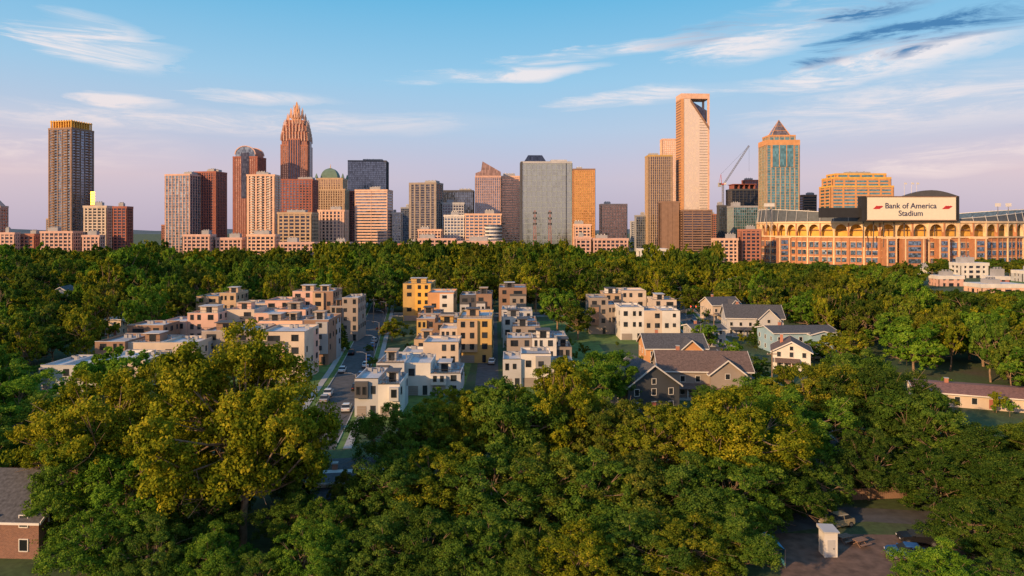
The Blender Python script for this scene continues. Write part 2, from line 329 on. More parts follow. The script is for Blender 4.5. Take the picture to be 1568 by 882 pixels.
def crown(mb,w,d,z,D):
    for sc,zb,zt,n in((.5,gz(215,D),gz(192,D),9),(.44,gz(200,D),gz(180,D),7),(.33,gz(188,D),gz(170,D),6),(.22,gz(178,D),gz(161,D),5)):
        for i in range(n+1):
            t=-1+2*i/n; hh=zt-(abs(t)**2)*(zt-zb)*.55
            for (x,y) in((t*w*sc,-d*sc),(t*w*sc,d*sc),(-w*sc,t*d*sc),(w*sc,t*d*sc)):
                mb.frus(.8,.8,zb,.25,.25,hh,W['peach'],x,y)
    mb.frus(w*.18,d*.18,gz(184,D),.6,.6,gz(152,D),W['orange'])
    for i in range(8):
        a=i*math.pi/4; x,y=math.cos(a)*w*.12,math.sin(a)*d*.12; mb.frus(.7,.7,gz(176,D),.2,.2,gz(157,D),W['peach'],x,y)
    for s in(-1,1):
        mb.box(-w*.22,w*.22,s*d*.5-1.5,s*d*.5+1.5,0,gz(212,D),W['brick'])
        mb.box(s*w*.5-1.5,s*w*.5+1.5,-d*.22,d*.22,0,gz(212,D),W['brick'])
    for i in range(5):
        x=-.18*w+.09*w*i
        mb.box(x-1.1,x+1.1,-d*.5-1.6,-d*.5-1.45,4,gz(214,D),G['dark']); mb.box(w*.5+1.45,w*.5+1.6,x-1.1,x+1.1,4,gz(214,D),G['dark'])
tower('crowned_skyscraper',430,478,205,1230,S('brick','warm',sp=.9,bay=3.3,p=1.5),rot=6,ratio=1,segs=[(1,222),(.93,203),(.8,192),(.62,183)],extra=crown,rt=0)
tower('brick_office_tower',428,487,275,1020,S('rust','blue',sp=1.7,bay=5,p=1.8),ratio=.6,rt=2)
tower('office_building',425,487,326,850,S('tan','dark',sp=1.6,bay=7,p=1.8,fl=4.4),ratio=.7)
def dome(mb,w,d,z,D):
    zt=gz(256,D); n=7
    for i in range(n):
        a=i/n;b=(i+1)/n; s0=math.sqrt(1-a*a);s1=math.sqrt(max(0.01,1-b*b))
        mb.frus(w*.27*s0,d*.27*s0,z+(zt-z)*a,w*.27*s1,d*.27*s1,z+(zt-z)*b,W['copper'],-w*.05)
    mb.tube((-w*.05,0,zt-1),(-w*.05,0,gz(250,D)),.9,.2,W['gold'])
    for s in(-1,1):
        for q in(-1,1): mb.frus(2.2,2.2,z,.4,.4,z+7,W['copper'],s*w*.42,q*d*.42)
tower('domed_office_tower',480,536,290,1120,S('tan','warm',sp=1.2,bay=4,p=1.8),ratio=.7,segs=[(1,290),(.84,273)],extra=dome,rt=0)
tower('office_building',487,533,322,900,S('peach','dark',sp=1.2,bay=5,p=2.2,fl=4.2),ratio=.6)
tower('glass_office_tower',533,595,246,1350,S('dark','blue',**cw),ratio=.6,rot=4)
tower('office_tower',532,562,293,1150,S('rust','dark',sp=1,bay=4,p=1),ratio=.7)
tower('banded_office_building',544,601,291,980,S('peach','blue',fl=4.2,sp=2.2,bay=30,p=.5),ratio=.6,rot=-6,rt=2)
tower('office_building',600,616,326,1000,S('white','blue',**grid)); tower('office_building',614,629,318,1150,S('grey','blue',**cw))
tower('condominium_tower',627,678,280,960,S('taupe','dark',fl=3.4,sp=.7,bay=8,p=2.2),ratio=.7,rot=-14,rt=1)
tower('glass_office_building',676,726,292,1100,S('dark','blue',**cw),ratio=.6,rt=1)
tower('office_building',677,712,311,980,S('lgrey','dark',sp=1.4,bay=4,p=1),ratio=.6)
tower('office_building',680,716,330,900,S('white','blue',sp=1.2,bay=4,p=1.0),ratio=.6)
def wedge(mb,w,d,z,D):
    mb.prismy([(w*.5,z),(w*.5,gz(263,D)),(-w*.22,gz(247,D)),(-w*.28,gz(262,D)),(-w*.5,gz(265,D)),(-w*.5,z)],-d*.5,d*.5,W['peach'],G['warm'])
tower('peaked_glass_tower',728,767,270,1050,S('pink','blue',sp=.5,bay=3,p=1.0),ratio=.7,extra=wedge,rt=0)
tower('banded_office_tower',762,796,270,1100,S('peach','warm',sp=1.9,bay=12,p=.8),ratio=.7)
def drum(mb,w,d,z,D):
    for i in range(8):
        z0=8+i*4.6; mb.tube((w*.28,-d*.42,z0),(w*.28,-d*.42,z0+2),w*.24,w*.24,W['white'],24); mb.tube((w*.28,-d*.42,z0+2),(w*.28,-d*.42,z0+4.6),w*.23,w*.23,G['blue'],24)
tower('round_corner_building',712,768,328,880,S('peach','blue',sp=1.6,bay=6,p=1.2),ratio=.6,extra=drum)
tower('office_building',640,678,352,860,S('peach','dark',**grid))
def slabtop(mb,w,d,z,D):
    mb.frus(w*.22,d*.35,z,w*.14,d*.3,gz(237,D),G['dark'],-w*.22)
    mb.box(w*.1,w*.42,-d*.3,d*.3,z,z+2.5,W['lgrey'])
    mb.box(w*.5+.2,w*.5+1.2,-d*.5,d*.5,0,z-2,W['dark'])
    mb.box(-w*.5-.9,-w*.5+1.4,-d*.5-1,d*.5,0,z-.5,W['dark'])
    mb.box(w*.39,w*.40,-d*.5-.7,-d*.5+.2,0,z-2,W['black'])
tower('glass_apartment_slab',797,875,248,850,S('slab','grey',fl=6.6,sp=.4,bay=6,p=.35,cap=W['lgrey']),ratio=.35,rot=2,extra=slabtop,rt=0)
tower('golden_office_tower',876,911,259,1100,S('orange','gold',sp=1.2,bay=3,p=1.2,cap=W['brown']),ratio=.7)
tower('office_building',918,960,313,950,S('peach','warm',sp=1.1,bay=4,p=1.1),ratio=.6,rt=1)
tower('office_building',878,905,344,840,S('peach','dark',sp=1.6,bay=5,p=1.5),ratio=.6)
tower('office_building',972,990,330,1100,S('grey','blue',**cw))
tower('office_tower',988,1029,238,1080,S('tan','dark',sp=.5,bay=3.2,p=1.2,cap=W['ochre']),ratio=.7,rt=1)
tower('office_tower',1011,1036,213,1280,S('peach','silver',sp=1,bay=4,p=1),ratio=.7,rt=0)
def notch():
    D=1080; w,d,cx,cy=fit(1035.5,1086,D,math.radians(3),.62); mb=MB(); zt=gz(143,D); zb=gz(151,D); zl=gz(194,D)
    xl=-w*.5; xr=w*.5; xn=-w*.18
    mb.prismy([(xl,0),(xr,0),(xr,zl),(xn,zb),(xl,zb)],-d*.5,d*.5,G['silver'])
    mb.prismy([(xn,zb-.5),(xr-2,zl+8),(xr-2,gz(168,D)),(xn,zb-.2)],-d*.30,d*.40,G['dark'])
    mb.box(xl-.5,xr+.5,-d*.5-.5,d*.5+.5,zb,zt,W['peach'])
    mb.box(xl-.4,xl+4,-d*.5-.6,d*.5+.6,0,zb,W['orange'])
    mb.box(xr-2.4,xr+.4,-d*.5-.4,-d*.5+3,0,zb,W['peach']); mb.box(xr-2.4,xr+.4,d*.5-3,d*.5+.4,0,zb,W['peach'])
    z=4
    while z<zb-2:
        xe=xr-2.5 if z<zl-1 else xr-(z+1-zl)/(zb-zl)*(xr-xn)
        if xe>xl+(xr-xl)*.66: mb.box(xl+(xr-xl)*.65,xe,-d*.5-.25,-d*.5+.1,z,z+.8,W['taupe'])
        if z<zl: mb.box(xr-.1,xr+.25,-d*.5+3.1,d*.5-3.1,z,z+.9,W['white'])
        mb.box(xl-.7,xl-.41,-d*.5+1,d*.5-1,z,z+1.6,W['brown'])
        z+=4.2
    mb.hexa([(xn,-d*.5-.6,zb),(xr,-d*.5-.6,zl),(xr,-d*.5+2,zl),(xn,-d*.5+2,zb),(xn,-d*.5-.6,zb-5),(xr,-d*.5-.6,zl-5),(xr,-d*.5+2,zl-5),(xn,-d*.5+2,zb-5)],W['brown'])
    mb.obj('notched_skyscraper',(cx,cy,0),math.radians(3))
notch()
tower('brick_office_building',1008,1040,309,900,S('brown','dark',sp=1.4,bay=10,p=6),ratio=.7,rt=0)
tower('parking_garage',1039,1090,322,890,S('brown','dark',fl=3.2,sp=1.7,bay=12,p=1.0),ratio=.6,rt=0)
tower('glass_office_building',1098,1116,315,1000,S('dark','blue',**cw)); 
tower('glass_office_building',1114,1160,316,960,S('grey','teal',**cw),rt=1)
def uc(mb,w,d,z,D):
    for i in range(5):
        x=-w*.4+w*.2*i; mb.box(x-.5,x+.5,-d*.4,d*.4,z,z+7,W['rust'])
    mb.box(-w*.45,w*.45,-d*.45,d*.45,z+7,z+8,W['rust'])
tower('building_under_construction',1112,1161,290,1100,S('dark','dark',fl=4.2,sp=.5,bay=6,p=.6),ratio=.7,extra=uc,rt=0)
tower('office_building',1136,1162,276,1250,S('rust','dark',sp=1,bay=4,p=1),ratio=.6)
def pyr(mb,w,d,z,D):
    z2=gz(181,D); a=w*.28
    mb.frus(a,d*.28,z,.4,.4,z2,G['warm'])
    for sx in(-1,1):
        for sy in(-1,1): mb.tube((sx*a,sy*d*.28,z),(0,0,z2),.7,.4,W['orange'])
    for k in(.3,.6):
        for s in (-1,1):
            q=1-k; zz=z+(z2-z)*k; mb.tube((-a*q,s*d*.28*q,zz),(a*q,s*d*.28*q,zz),.4,.4,W['orange']); mb.tube((s*a*q,-d*.28*q,zz),(s*a*q,d*.28*q,zz),.4,.4,W['orange'])
    za=gz(222,D)
    for s in(-1,1):
        mb.box(-w*.33,w*.33,s*d*.5-1.1,s*d*.5+1.1,gz(255,D),za,G['teal'])
        for i in range(4): mb.box(-w*.33+w*.22*i-.5,-w*.33+w*.22*i+.5,s*d*.5-1.4,s*d*.5+1.4,gz(256,D),za,W['orange'])
    mb.box(-w*.5-.8,w*.5+.8,-d*.5-.8,d*.5+.8,gz(222,D),gz(215,D),W['orange'])
tower('pyramid_topped_tower',1162,1224,210,1000,S('tan','teal',sp=.4,bay=7,p=1.3,cap=W['orange']),rot=-2,ratio=.7,segs=[(1,215),(.8,207)],extra=pyr,rt=0)
tower('office_building',1223,1250,299,1050,S('brown','dark',**horiz)); tower('office_building',1196,1262,330,1020,S('brown','dark',**grid))
tower('golden_office_building',1255,1368,283,960,S('orange','teal',fl=4.6,sp=2.2,bay=16,p=2.4,cap=W['gold']),ratio=.4,segs=[(1,285),(.93,272),(.8,266)],rt=1)
for a in [(0,30,357),(30,60,359),(62,126,355),(126,160,361),(280,330,360),(330,378,365),(378,428,360),(428,488,372),(598,640,374),(640,700,366),(700,770,370),
          (880,905,364),(905,962,366),(1090,1130,366),(1130,1165,352),(490,540,372)]:
    tower('lowrise_building',a[0],a[1],a[2],780+R.uniform(-12,12),S(R.choice(['pink','peach','tan','brick','pink']),'dark',fl=4,sp=1.5,bay=5,p=1.5),ratio=.5,rt=1)
for i in range(26):
    b=R.uniform(0,1180); D=R.uniform(1250,1600); tower('downtown_building',b,b+R.uniform(16,34),R.uniform(322,345),D,S(R.choice(['pink','tan','grey','brick','lgrey']),R.choice(['blue','dark','warm']),**grid),ratio=.7,rt=1)

def crane():
    D=1040; mb=MB(); x=gx(1107,D); zt=gz(283,D)
    def lattice(a,b,s,n,m):
        a=Vector(a);b=Vector(b);d=(b-a).normalized();u=Vector((0,1,0)) if abs(d.y)<.9 else Vector((1,0,0)); v=d.cross(u).normalized()
        cs=[u*s+v*s,u*s-v*s,-u*s-v*s,-u*s+v*s]
        for c in cs: mb.tube(a+c,b+c,.32,.32,m,4)
        for i in range(n):
            p=a+(b-a)*i/n;q=a+(b-a)*(i+1)/n
            for k in range(4): mb.tube(p+cs[k],q+cs[(k+1)%4],.2,.2,m,4)
    lattice((x,D,0),(x,D,zt),1.1,30,METAL)
    mb.box(x-6,x+4,D-2,D+2,zt,zt+2,RED); mb.box(x-7,x-3,D-2,D+2,zt-3,zt+3,CONC); mb.box(x+1,x+4,D-3.5,D-2,zt+.1,zt+3,W['white'])
    tip=(gx(1147,D),D,gz(223,D)); lattice((x+2,D,zt+2),tip,.9,22,METAL)
    mb.tube((x-2,D,zt+2),(x-3,D,zt+16),.4,.3,RED); mb.tube((x-3,D,zt+16),tip,.15,.15,W['black'],4); mb.tube((x-3,D,zt+16),(x-6,D,zt+2),.25,.25,RED,4)
    mb.tube(tip,(tip[0],D,gz(262,D)),.12,.12,W['black'],4)
    mb.obj('tower_crane')
crane()
for b in(819,842):
    D=770; mb=MB(); zt=gz(322,D); s0=2.2
    for i in range(14):
        z0=zt*i/14;z1=zt*(i+1)/14; a=s0*(1-i/14*.7);c=s0*(1-(i+1)/14*.7)
        P=[(-1,-1),(1,-1),(1,1),(-1,1)]
        for k in range(4):
            p=P[k];q=P[(k+1)%4]
            mb.tube((p[0]*a,p[1]*a,z0),(p[0]*c,p[1]*c,z1),.3,.3,W['rust'],4); mb.tube((p[0]*a,p[1]*a,z0),(q[0]*c,q[1]*c,z1),.18,.18,W['rust'],4)
    for zz in(.75,.85,.95):
        for k in range(6):
            a=k*math.pi/3; mb.box(math.cos(a)*1.8-.4,math.cos(a)*1.8+.4,math.sin(a)*1.8-.4,math.sin(a)*1.8+.4,zt*zz-1.2,zt*zz+1.2,W['dark'])
    mb.obj('lattice_antenna_mast',(gx(b,D),D,0))

# ------------------------------------------------------------------ stadium
def stadium():
    root=empty('football_stadium',(0,0,0)); mb=MB(); CX,CY,A,B=463,850,157,108; N=60
    BR=W['obrick'];WH=W['stone'];GO=W['gold'];BL=glassm('stadium_glass',(.30,.42,.62),cell=(1.5,1.5,2),var=.6)
    SEAT=mat('seats_blue',(.07,.12,.18),.8,var=.4,scale=.3); STEEL=mat('stadium_steel',(.09,.11,.14),.6)
    def P(t,off=0): return Vector((CX+(A+off)*math.cos(t),CY+(B+off)*math.sin(t)))
    rim=lambda t:50+13*abs(math.cos(t))**1.3
    for i in range(N):
        t0=2*math.pi*i/N;t1=2*math.pi*(i+1)/N; p=P(t0);q=P(t1); u=(q-p);L=u.length;u=u/L; nrm=Vector((u.y,-u.x))
        if nrm.dot(p-Vector((CX,CY)))<0: nrm=-nrm
        def bx(a,b,z0,z1,o0,o1,m):
            A0=p+u*a*L+nrm*o0;B0=p+u*b*L+nrm*o0;C0=p+u*b*L+nrm*o1;D0=p+u*a*L+nrm*o1
            mb.hexa([(*D0,z0),(*C0,z0),(*B0,z0),(*A0,z0),(*D0,z1),(*C0,z1),(*B0,z1),(*A0,z1)],m)
        bx(0,1,0,30,-3,0,BR)
        for z0,z1 in((3,8),(11,16),(19,25)):
            for a in(.14,.54): bx(a,a+.32,z0,z1,-.5,.12,BL)
            bx(.1,.9,z1,z1+.7,-.5,.3,WH)
        bx(-.05,.05,0,47,-2.8,1.0,BR if i%2 else WH); bx(.47,.53,0,30,-1,.5,BR)
        bx(-.06,1.0,30,31.6,-4,1.3,WH)
        bx(0,1,31.6,46,-9,-8,GO); bx(0,1,38,39,-8,-6,W['brown'])
        n=8
        for k in range(n):
            a0=.05+.9*k/n;a1=.05+.9*(k+1)/n; h=lambda a:36+8.8*math.sqrt(max(0,1-((a-.5)/.45)**2))
            pa=p+u*a0*L;pb=p+u*a1*L; o=nrm*.4; o2=-nrm*1.2
            A1=pa+o;B1=pb+o;A2=pa+o2;B2=pb+o2
            mb.hexa([(*A1,h(a0)),(*B1,h(a1)),(*B2,h(a1)),(*A2,h(a0)),(*A1,46),(*B1,46),(*B2,46),(*A2,46)],WH)
        bx(-.01,1.01,46,48,-3,1.6,WH)
        r0=rim(t0);r1=rim(t1); a=P(t0,-1);b=P(t1,-1); ia=P(t0,-38);ib=P(t1,-38); ja=P(t0,-62);jb=P(t1,-62)
        mb.poly([(*a,48),(*b,48),(*b,r1),(*a,r0)],STEEL)
        mb.poly([(*a,r0),(*b,r1),(*ib,24),(*ia,24)],SEAT); mb.poly([(*ia,20),(*ib,20),(*jb,4),(*ja,4)],SEAT); mb.poly([(*ia,24),(*ib,24),(*ib,20),(*ia,20)],WH)
        mb.tube((*a,r0),(*b,r1),.5,.5,W['white'],4); mb.tube((*P(t0,1),48),(*P(t0,-1),r0+1.5),.4,.3,W['lgrey'],4)
    mb.poly([(*P(2*math.pi*i/30,-60),3) for i in range(30)],GRASS)
    for b,wd in((1203,7),(1362,6),(1396,12),(1440,6),(1492,7)):
        best=min((abs(784+F*P(t).x/P(t).y-b),t) for t in [math.pi+math.pi*k/200 for k in range(201)])[1]; c=P(best,4)
        mb.box(c.x-wd,c.x+wd,c.y-5,c.y+3,0,29,BR); mb.box(c.x-wd-.6,c.x+wd+.6,c.y-5.6,c.y+3.6,29,31,WH)
        for k in range(4): mb.box(c.x-wd*.55,c.x+wd*.55,c.y-5.2,c.y-4.9,3+k*6.4,7.5+k*6.4,BL)
        for s in(-1,1): mb.box(c.x+s*wd*.8-.6,c.x+s*wd*.8+.6,c.y-5.4,c.y-4.9,0,29,WH)
    mb.obj('stadium_bowl',parent=root)
    D=738; x0,x1=gx(1327,D),gx(1469,D); z0,z1=gz(338,D),gz(302,D); mb=MB()
    mb.box(x0-5,x1,D,D+9,z0-1,z1+1.2,W['black']); PAN=mat('sign_panel',(.82,.74,.60),.5,var=.03)
    mb.box(x0,x1-4,D-.6,D,z0+1,z1,PAN)
    for x in (x0-.9,x1-4): mb.box(x,x+.9,D-.9,D,z0,z1+.6,W['black'])
    mb.box(x0-.9,x1-3.1,D-.95,D,z1,z1+.9,W['brown']); mb.box(x0-.9,x1-3.1,D-.95,D,z0,z0+1,W['brown'])
    n=10; c0=gx(1385,D);c1=x1; pr=[(c0+(c1-c0)*i/n, z1+1.2+6.5*math.sin(math.pi*i/n)) for i in range(n+1)]
    mb.prismy(pr[::-1],D+1,D+8,W['dark'])
    for k in range(10): 
        x=x0+(x1-x0)*k/9; mb.tube((x,D+7,20),(x,D+7,z0),.6,.6,W['dark'],5)
    for b in(1388,1399,1407):
        x=gx(b,D); mb.tube((x,D+4,z1),(x,D+4,gz(279,D)),.25,.15,METAL,5); mb.poly([(x,D+4,gz(279,D)),(x+3,D+4.3,gz(279.5,D)),(x+3,D+4.3,gz(282,D)),(x,D+4,gz(282,D))],W['white'])
    mb.box(gx(1259,D),gx(1328,D)-5.2,D+3,D+9,gz(333,D),gz(318,D),W['black'])
    mb.obj('scoreboard',parent=root)
    INK=mat('sign_ink',(.03,.04,.12),.6); RD=mat('sign_red',(.55,.03,.04),.6)
    def txt(s,b,r,size):
        cu=bpy.data.curves.new('lettering','FONT'); cu.body=s; cu.size=size; cu.extrude=.08; cu.offset=.1; cu.align_x='CENTER'; cu.materials.append(INK)
        o=bpy.data.objects.new('sign_lettering',cu); o.location=(gx(b,D),D-.75,gz(r,D)); o.rotation_euler=(math.pi/2,0,0); col.objects.link(o); o.parent=root
    txt('Bank of America',1394,319,8.2); txt('Stadium',1394,330.5,8.2)
    mb=MB()
    for b in(1336,1442):
        for k in range(3):
            x=gx(b,D)+k*2.4; z=gz(320,D)
            mb.hexa([(x,D-.9,z),(x+2.2,D-.9,z),(x+2.2,D-.7,z),(x,D-.7,z),(x+4,D-.9,z+3.6),(x+6.2,D-.9,z+2.8),(x+6.2,D-.7,z+2.8),(x+4,D-.7,z+3.6)],RD)
    mb.obj('sign_emblem',parent=root)
    for b in(1528,1544,1174,1182):
        x=gx(b,820); mb=MB(); mb.tube((x,820,40),(x,820,68),.6,.4,METAL,6); mb.box(x-3,x+3,819,820.5,66,70,W['white']); mb.obj('light_mast',parent=root)
stadium()

# ------------------------------------------------------------------ townhouses
FR=W['black']
def win(mb,side,c,z,w,h,pl,frame=None):
    fr=frame or FR; f=.1
    def bb(a0,a1,z0,z1,o,m):
        if side=='-y': mb.box(a0,a1,pl-o,pl+.02,z0,z1,m)
        elif side=='+y': mb.box(a0,a1,pl-.02,pl+o,z0,z1,m)
        elif side=='-x': mb.box(pl-o,pl+.02,a0,a1,z0,z1,m)
        else: mb.box(pl-.02,pl+o,a0,a1,z0,z1,m)
    bb(c-w/2,c+w/2,z,z+h,.03,G['house'])
    bb(c-w/2-f,c-w/2,z-f,z+h+f,.1,fr); bb(c+w/2,c+w/2+f,z-f,z+h+f,.1,fr); bb(c-w/2,c+w/2,z-f,z,.13,fr); bb(c-w/2,c+w/2,z+h,z+h+f,.1,fr)
    if w>1.3: bb(c-.04,c+.04,z,z+h,.08,fr)
def townhouse(l,r,top,D,depth,units,pal,acc,rot=0,name='townhouse_row',pent=.5):
    X0,X1=gx(l,D),gx(r,D); H=gz(top,D); mb=MB(); tw=X1-X0
    ws=[R.uniform(.7,1.4) for _ in range(units)]; sm=sum(ws); ws=[q*tw/sm for q in ws]; xx0=-tw/2; hs=[H]+[H-R.choice([0,.5,1.2,2.6,3.0]) for _ in range(units-1)]; R.shuffle(hs)
    for i in range(units):
        w=ws[i]; x0=xx0; x1=x0+w; xx0=x1; yo=R.choice([0,-1.4,.9,0]); h=hs[i]; wall=W[R.choice(pal)]; ac=W[R.choice(acc)]
        y0=yo; y1=depth+R.choice([0,.6,-.5])
        mb.box(x0,x1,y0,y1,0,h-.7,wall)
        t=.22; pm=wall
        mb.box(x0,x1,y0,y0+t,h-.7,h,pm); mb.box(x0,x1,y1-t,y1,h-.7,h,pm); mb.box(x0,x0+t,y0+t,y1-t,h-.7,h,pm); mb.box(x1-t,x1,y0+t,y1-t,h-.7,h,pm)
        mb.box(x0-.04,x1+.04,y0-.06,y0+t+.04,h,h+.12,W['dark'] if R.random()<.5 else W['lgrey']); mb.box(x0-.03,x1+.03,y1-t-.04,y1+.06,h,h+.12,W['grey'])
        mb.box(x0+t,x1-t,y0+t,y1-t,h-.69,h-.6,ROOF[R.choice(['mem','memw','memw'])])
        fl=max(2,int(h/3.05)); fh=h/fl
        bw=w*R.uniform(.4,.6); s=R.choice([0,1]); bx0=x0+.15 if s==0 else x1-bw-.15
        bay=R.random()<.65
        full=R.random()<.5
        if bay:
            bt=h-.5 if full else h-fh; mb.box(bx0,bx0+bw,y0-.8,y0+.01,fh*1.02,bt,ac)
            if not full: mb.box(bx0,bx0+bw,y0-.8,y0-.75,bt,bt+1.0,W['dark'])
        style=R.choice([0,1,2,1])
        for k in range(fl):
            z=k*fh+.95
            wh=min(1.5,fh-1.4)
            if k==0:
                mb.box(x0+.5,x0+w*.5,y0-.05,y0+.02,0.05,2.3,W['taupe']); 
                for q in range(4): mb.box(x0+.55,x0+w*.5-.05,y0-.08,y0+.02,.15+q*.55,.2+q*.55,W['grey'])
                win(mb,'-y',x0+w*.78,.3,.9,2.0,y0)
                continue
            onbay=bay and (full or k<fl-1); bp=y0-(.8 if onbay else 0)
            if not onbay and bay: win(mb,'-y',bx0+bw/2,k*fh+.1,bw*.5,2.1,bp)
            elif style==0: win(mb,'-y',bx0+bw/2,z,bw*.48,wh,bp)
            elif style==1:
                for q in(.27,.73): win(mb,'-y',bx0+bw*q,z,max(.6,bw*.18),wh,bp)
            else: win(mb,'-y',bx0+bw*.35,z+.3,bw*.3,wh*.75,bp)
            oc=(bx0+bw+x1)/2 if s==0 else (x0+bx0)/2
            if w-bw>1.4 and R.random()<.85: win(mb,'-y',oc,z,(w-bw)*.32,wh,y0)
            win(mb,'+y',(x0+x1)/2,z,w*.3,wh,y1)
        if i in(0,units-1):
            sides=[('-x',x0),('+x',x1)] if units==1 else [('-x',x0) if i==0 else ('+x',x1)]
            for sdd,pl in sides:
                for k in range(1,fl):
                    n=max(3,int(depth/3.4))
                    for j in range(n):
                        if R.random()<.75: win(mb,sdd,y0+(y1-y0)*(j+.5)/n,k*fh+1.05,R.choice([.6,.8,1.3]),min(1.35,fh-1.4),pl)
                if R.random()<.6:
                    yy=y0+(y1-y0)*.62; 
                    if sdd=='+x': mb.box(pl-.01,pl+.02,yy,y1-.05,.2,h-1,ac)
                    else: mb.box(pl-.02,pl+.01,yy,y1-.05,.2,h-1,ac)
        if R.random()<pent:
            px0=x0+w*.2; px1=x0+w*R.uniform(.55,.8); py0=y0+depth*R.uniform(.35,.5); py1=py0+R.uniform(3,4.5); m=W[R.choice(pal+acc)]
            mb.box(px0,px1,py0,py1,h-.6,h+1.7,m); mb.box(px0-.3,px1+.3,py0-.9,py1+.3,h+1.7,h+1.88,W[R.choice(['lgrey','dark','tan'])])
            win(mb,'-y',(px0+px1)/2,h-.4,min(1.6,(px1-px0)*.5),1.7,py0)
            yy=y0+t+.1
            mb.box(x0+.3,x1-.3,yy,yy+.06,h+.85,h+.95,FR)
            for q in range(8): xx=x0+.3+(w-.65)*q/7; mb.box(xx,xx+.06,yy,yy+.06,h,h+.85,FR)
            if R.random()<.5:
                mb.box(x0+.4,x1-.4,y0+.5,py0-1,h-.59,h-.5,W['tan']); mb.box(x0+.5,x0+1.4,y0+.7,y0+1.3,h-.5,h+.1,W['brown'])
        for q in range(3):
            ax=x0+w*R.uniform(.15,.8); ay=y0+depth*R.uniform(.72,.92); mb.box(ax-.45,ax+.45,ay-.45,ay+.45,h-.6,h+.3,W['grey']); mb.tube((ax,ay,h+.3),(ax,ay,h+.36),.35,.35,FR,8)
        mb.tube((x0+w*.9,y0+depth*.6,h-.6),(x0+w*.9,y0+depth*.6,h+.8),.12,.12,METAL,6)
    o=mb.obj(name,((X0+X1)/2,D,0),math.radians(rot)); return o
PP=['cream','pink','peach','pink','taupe']; OC=['ochre','ochre','tan']
TH=[
 (62,222,552,168,14,4,['white','lgrey','cream'],['taupe','white','grey']),(150,300,522,190,13,3,['cream','taupe','brown'],['brown','white','grey']),(245,332,480,226,13,2,['cream','pink'],['pink','brown']),(312,398,506,202,13,2,['white','taupe'],['brown','grey']),
 (345,468,474,234,13,3,PP,['brown','tan','pink']),(400,466,508,180,13,1,['cream'],['lgrey','pink']),(300,360,449,272,13,2,['brown','tan'],['brown','tan']),
 (362,448,460,256,13,2,['pink','cream'],['brown','pink']),(448,510,446,264,14,2,['brown','pink'],['brown','tan']),(505,548,456,246,14,2,['tan','taupe'],['brown','pink']),(466,503,490,203,14,1,['brown'],['grey']),
 (195,250,498,214,10,1,['brown'],['brown']),(395,465,490,216,11,2,['peach','pink'],['pink','taupe']),
 (543,612,580,147,12,2,['white','lgrey'],['lgrey','dark']),(578,705,554,165,13,3,['white','lgrey','grey'],['white','dark']),(614,702,524,186,11,2,['white','cream'],['tan','taupe']),
 (634,700,504,205,12,2,['tan','cream'],['ochre','brown']),(700,753,488,206,22,1,['ochre'],['tan','taupe']),(638,700,488,226,11,2,['brown','ochre'],['ochre','tan']),(640,750,480,246,12,3,['ochre','brown','tan'],['ochre','brown']),
 (617,660,434,300,18,1,['ochre'],['gold']),(655,695,448,282,16,1,['orange'],['tan','white']),(704,753,450,268,14,2,['brown','dark'],['lgrey','brown']),
 (770,880,543,174,11,3,['white','lgrey'],['blue','dark','grey']),(776,876,518,194,10,3,['white','taupe'],['brown','white']),(784,868,500,212,10,2,['taupe','grey'],['brown','grey']),
 (770,822,486,232,12,2,['white','brown'],['grey','white']),(768,815,474,254,12,2,['lgrey','brown'],['taupe','grey']),(764,806,440,300,16,1,['brown'],['taupe','dark']),
 (903,946,456,262,14,2,['grey','taupe'],['brown','grey']),(949,1040,470,250,13,3,['white','cream'],['white','tan']),(925,990,445,285,13,2,['cream','tan'],['white','brown']),
 (1000,1036,459,268,12,1,['cream'],['cream','tan'])]
for t in TH: townhouse(*t)

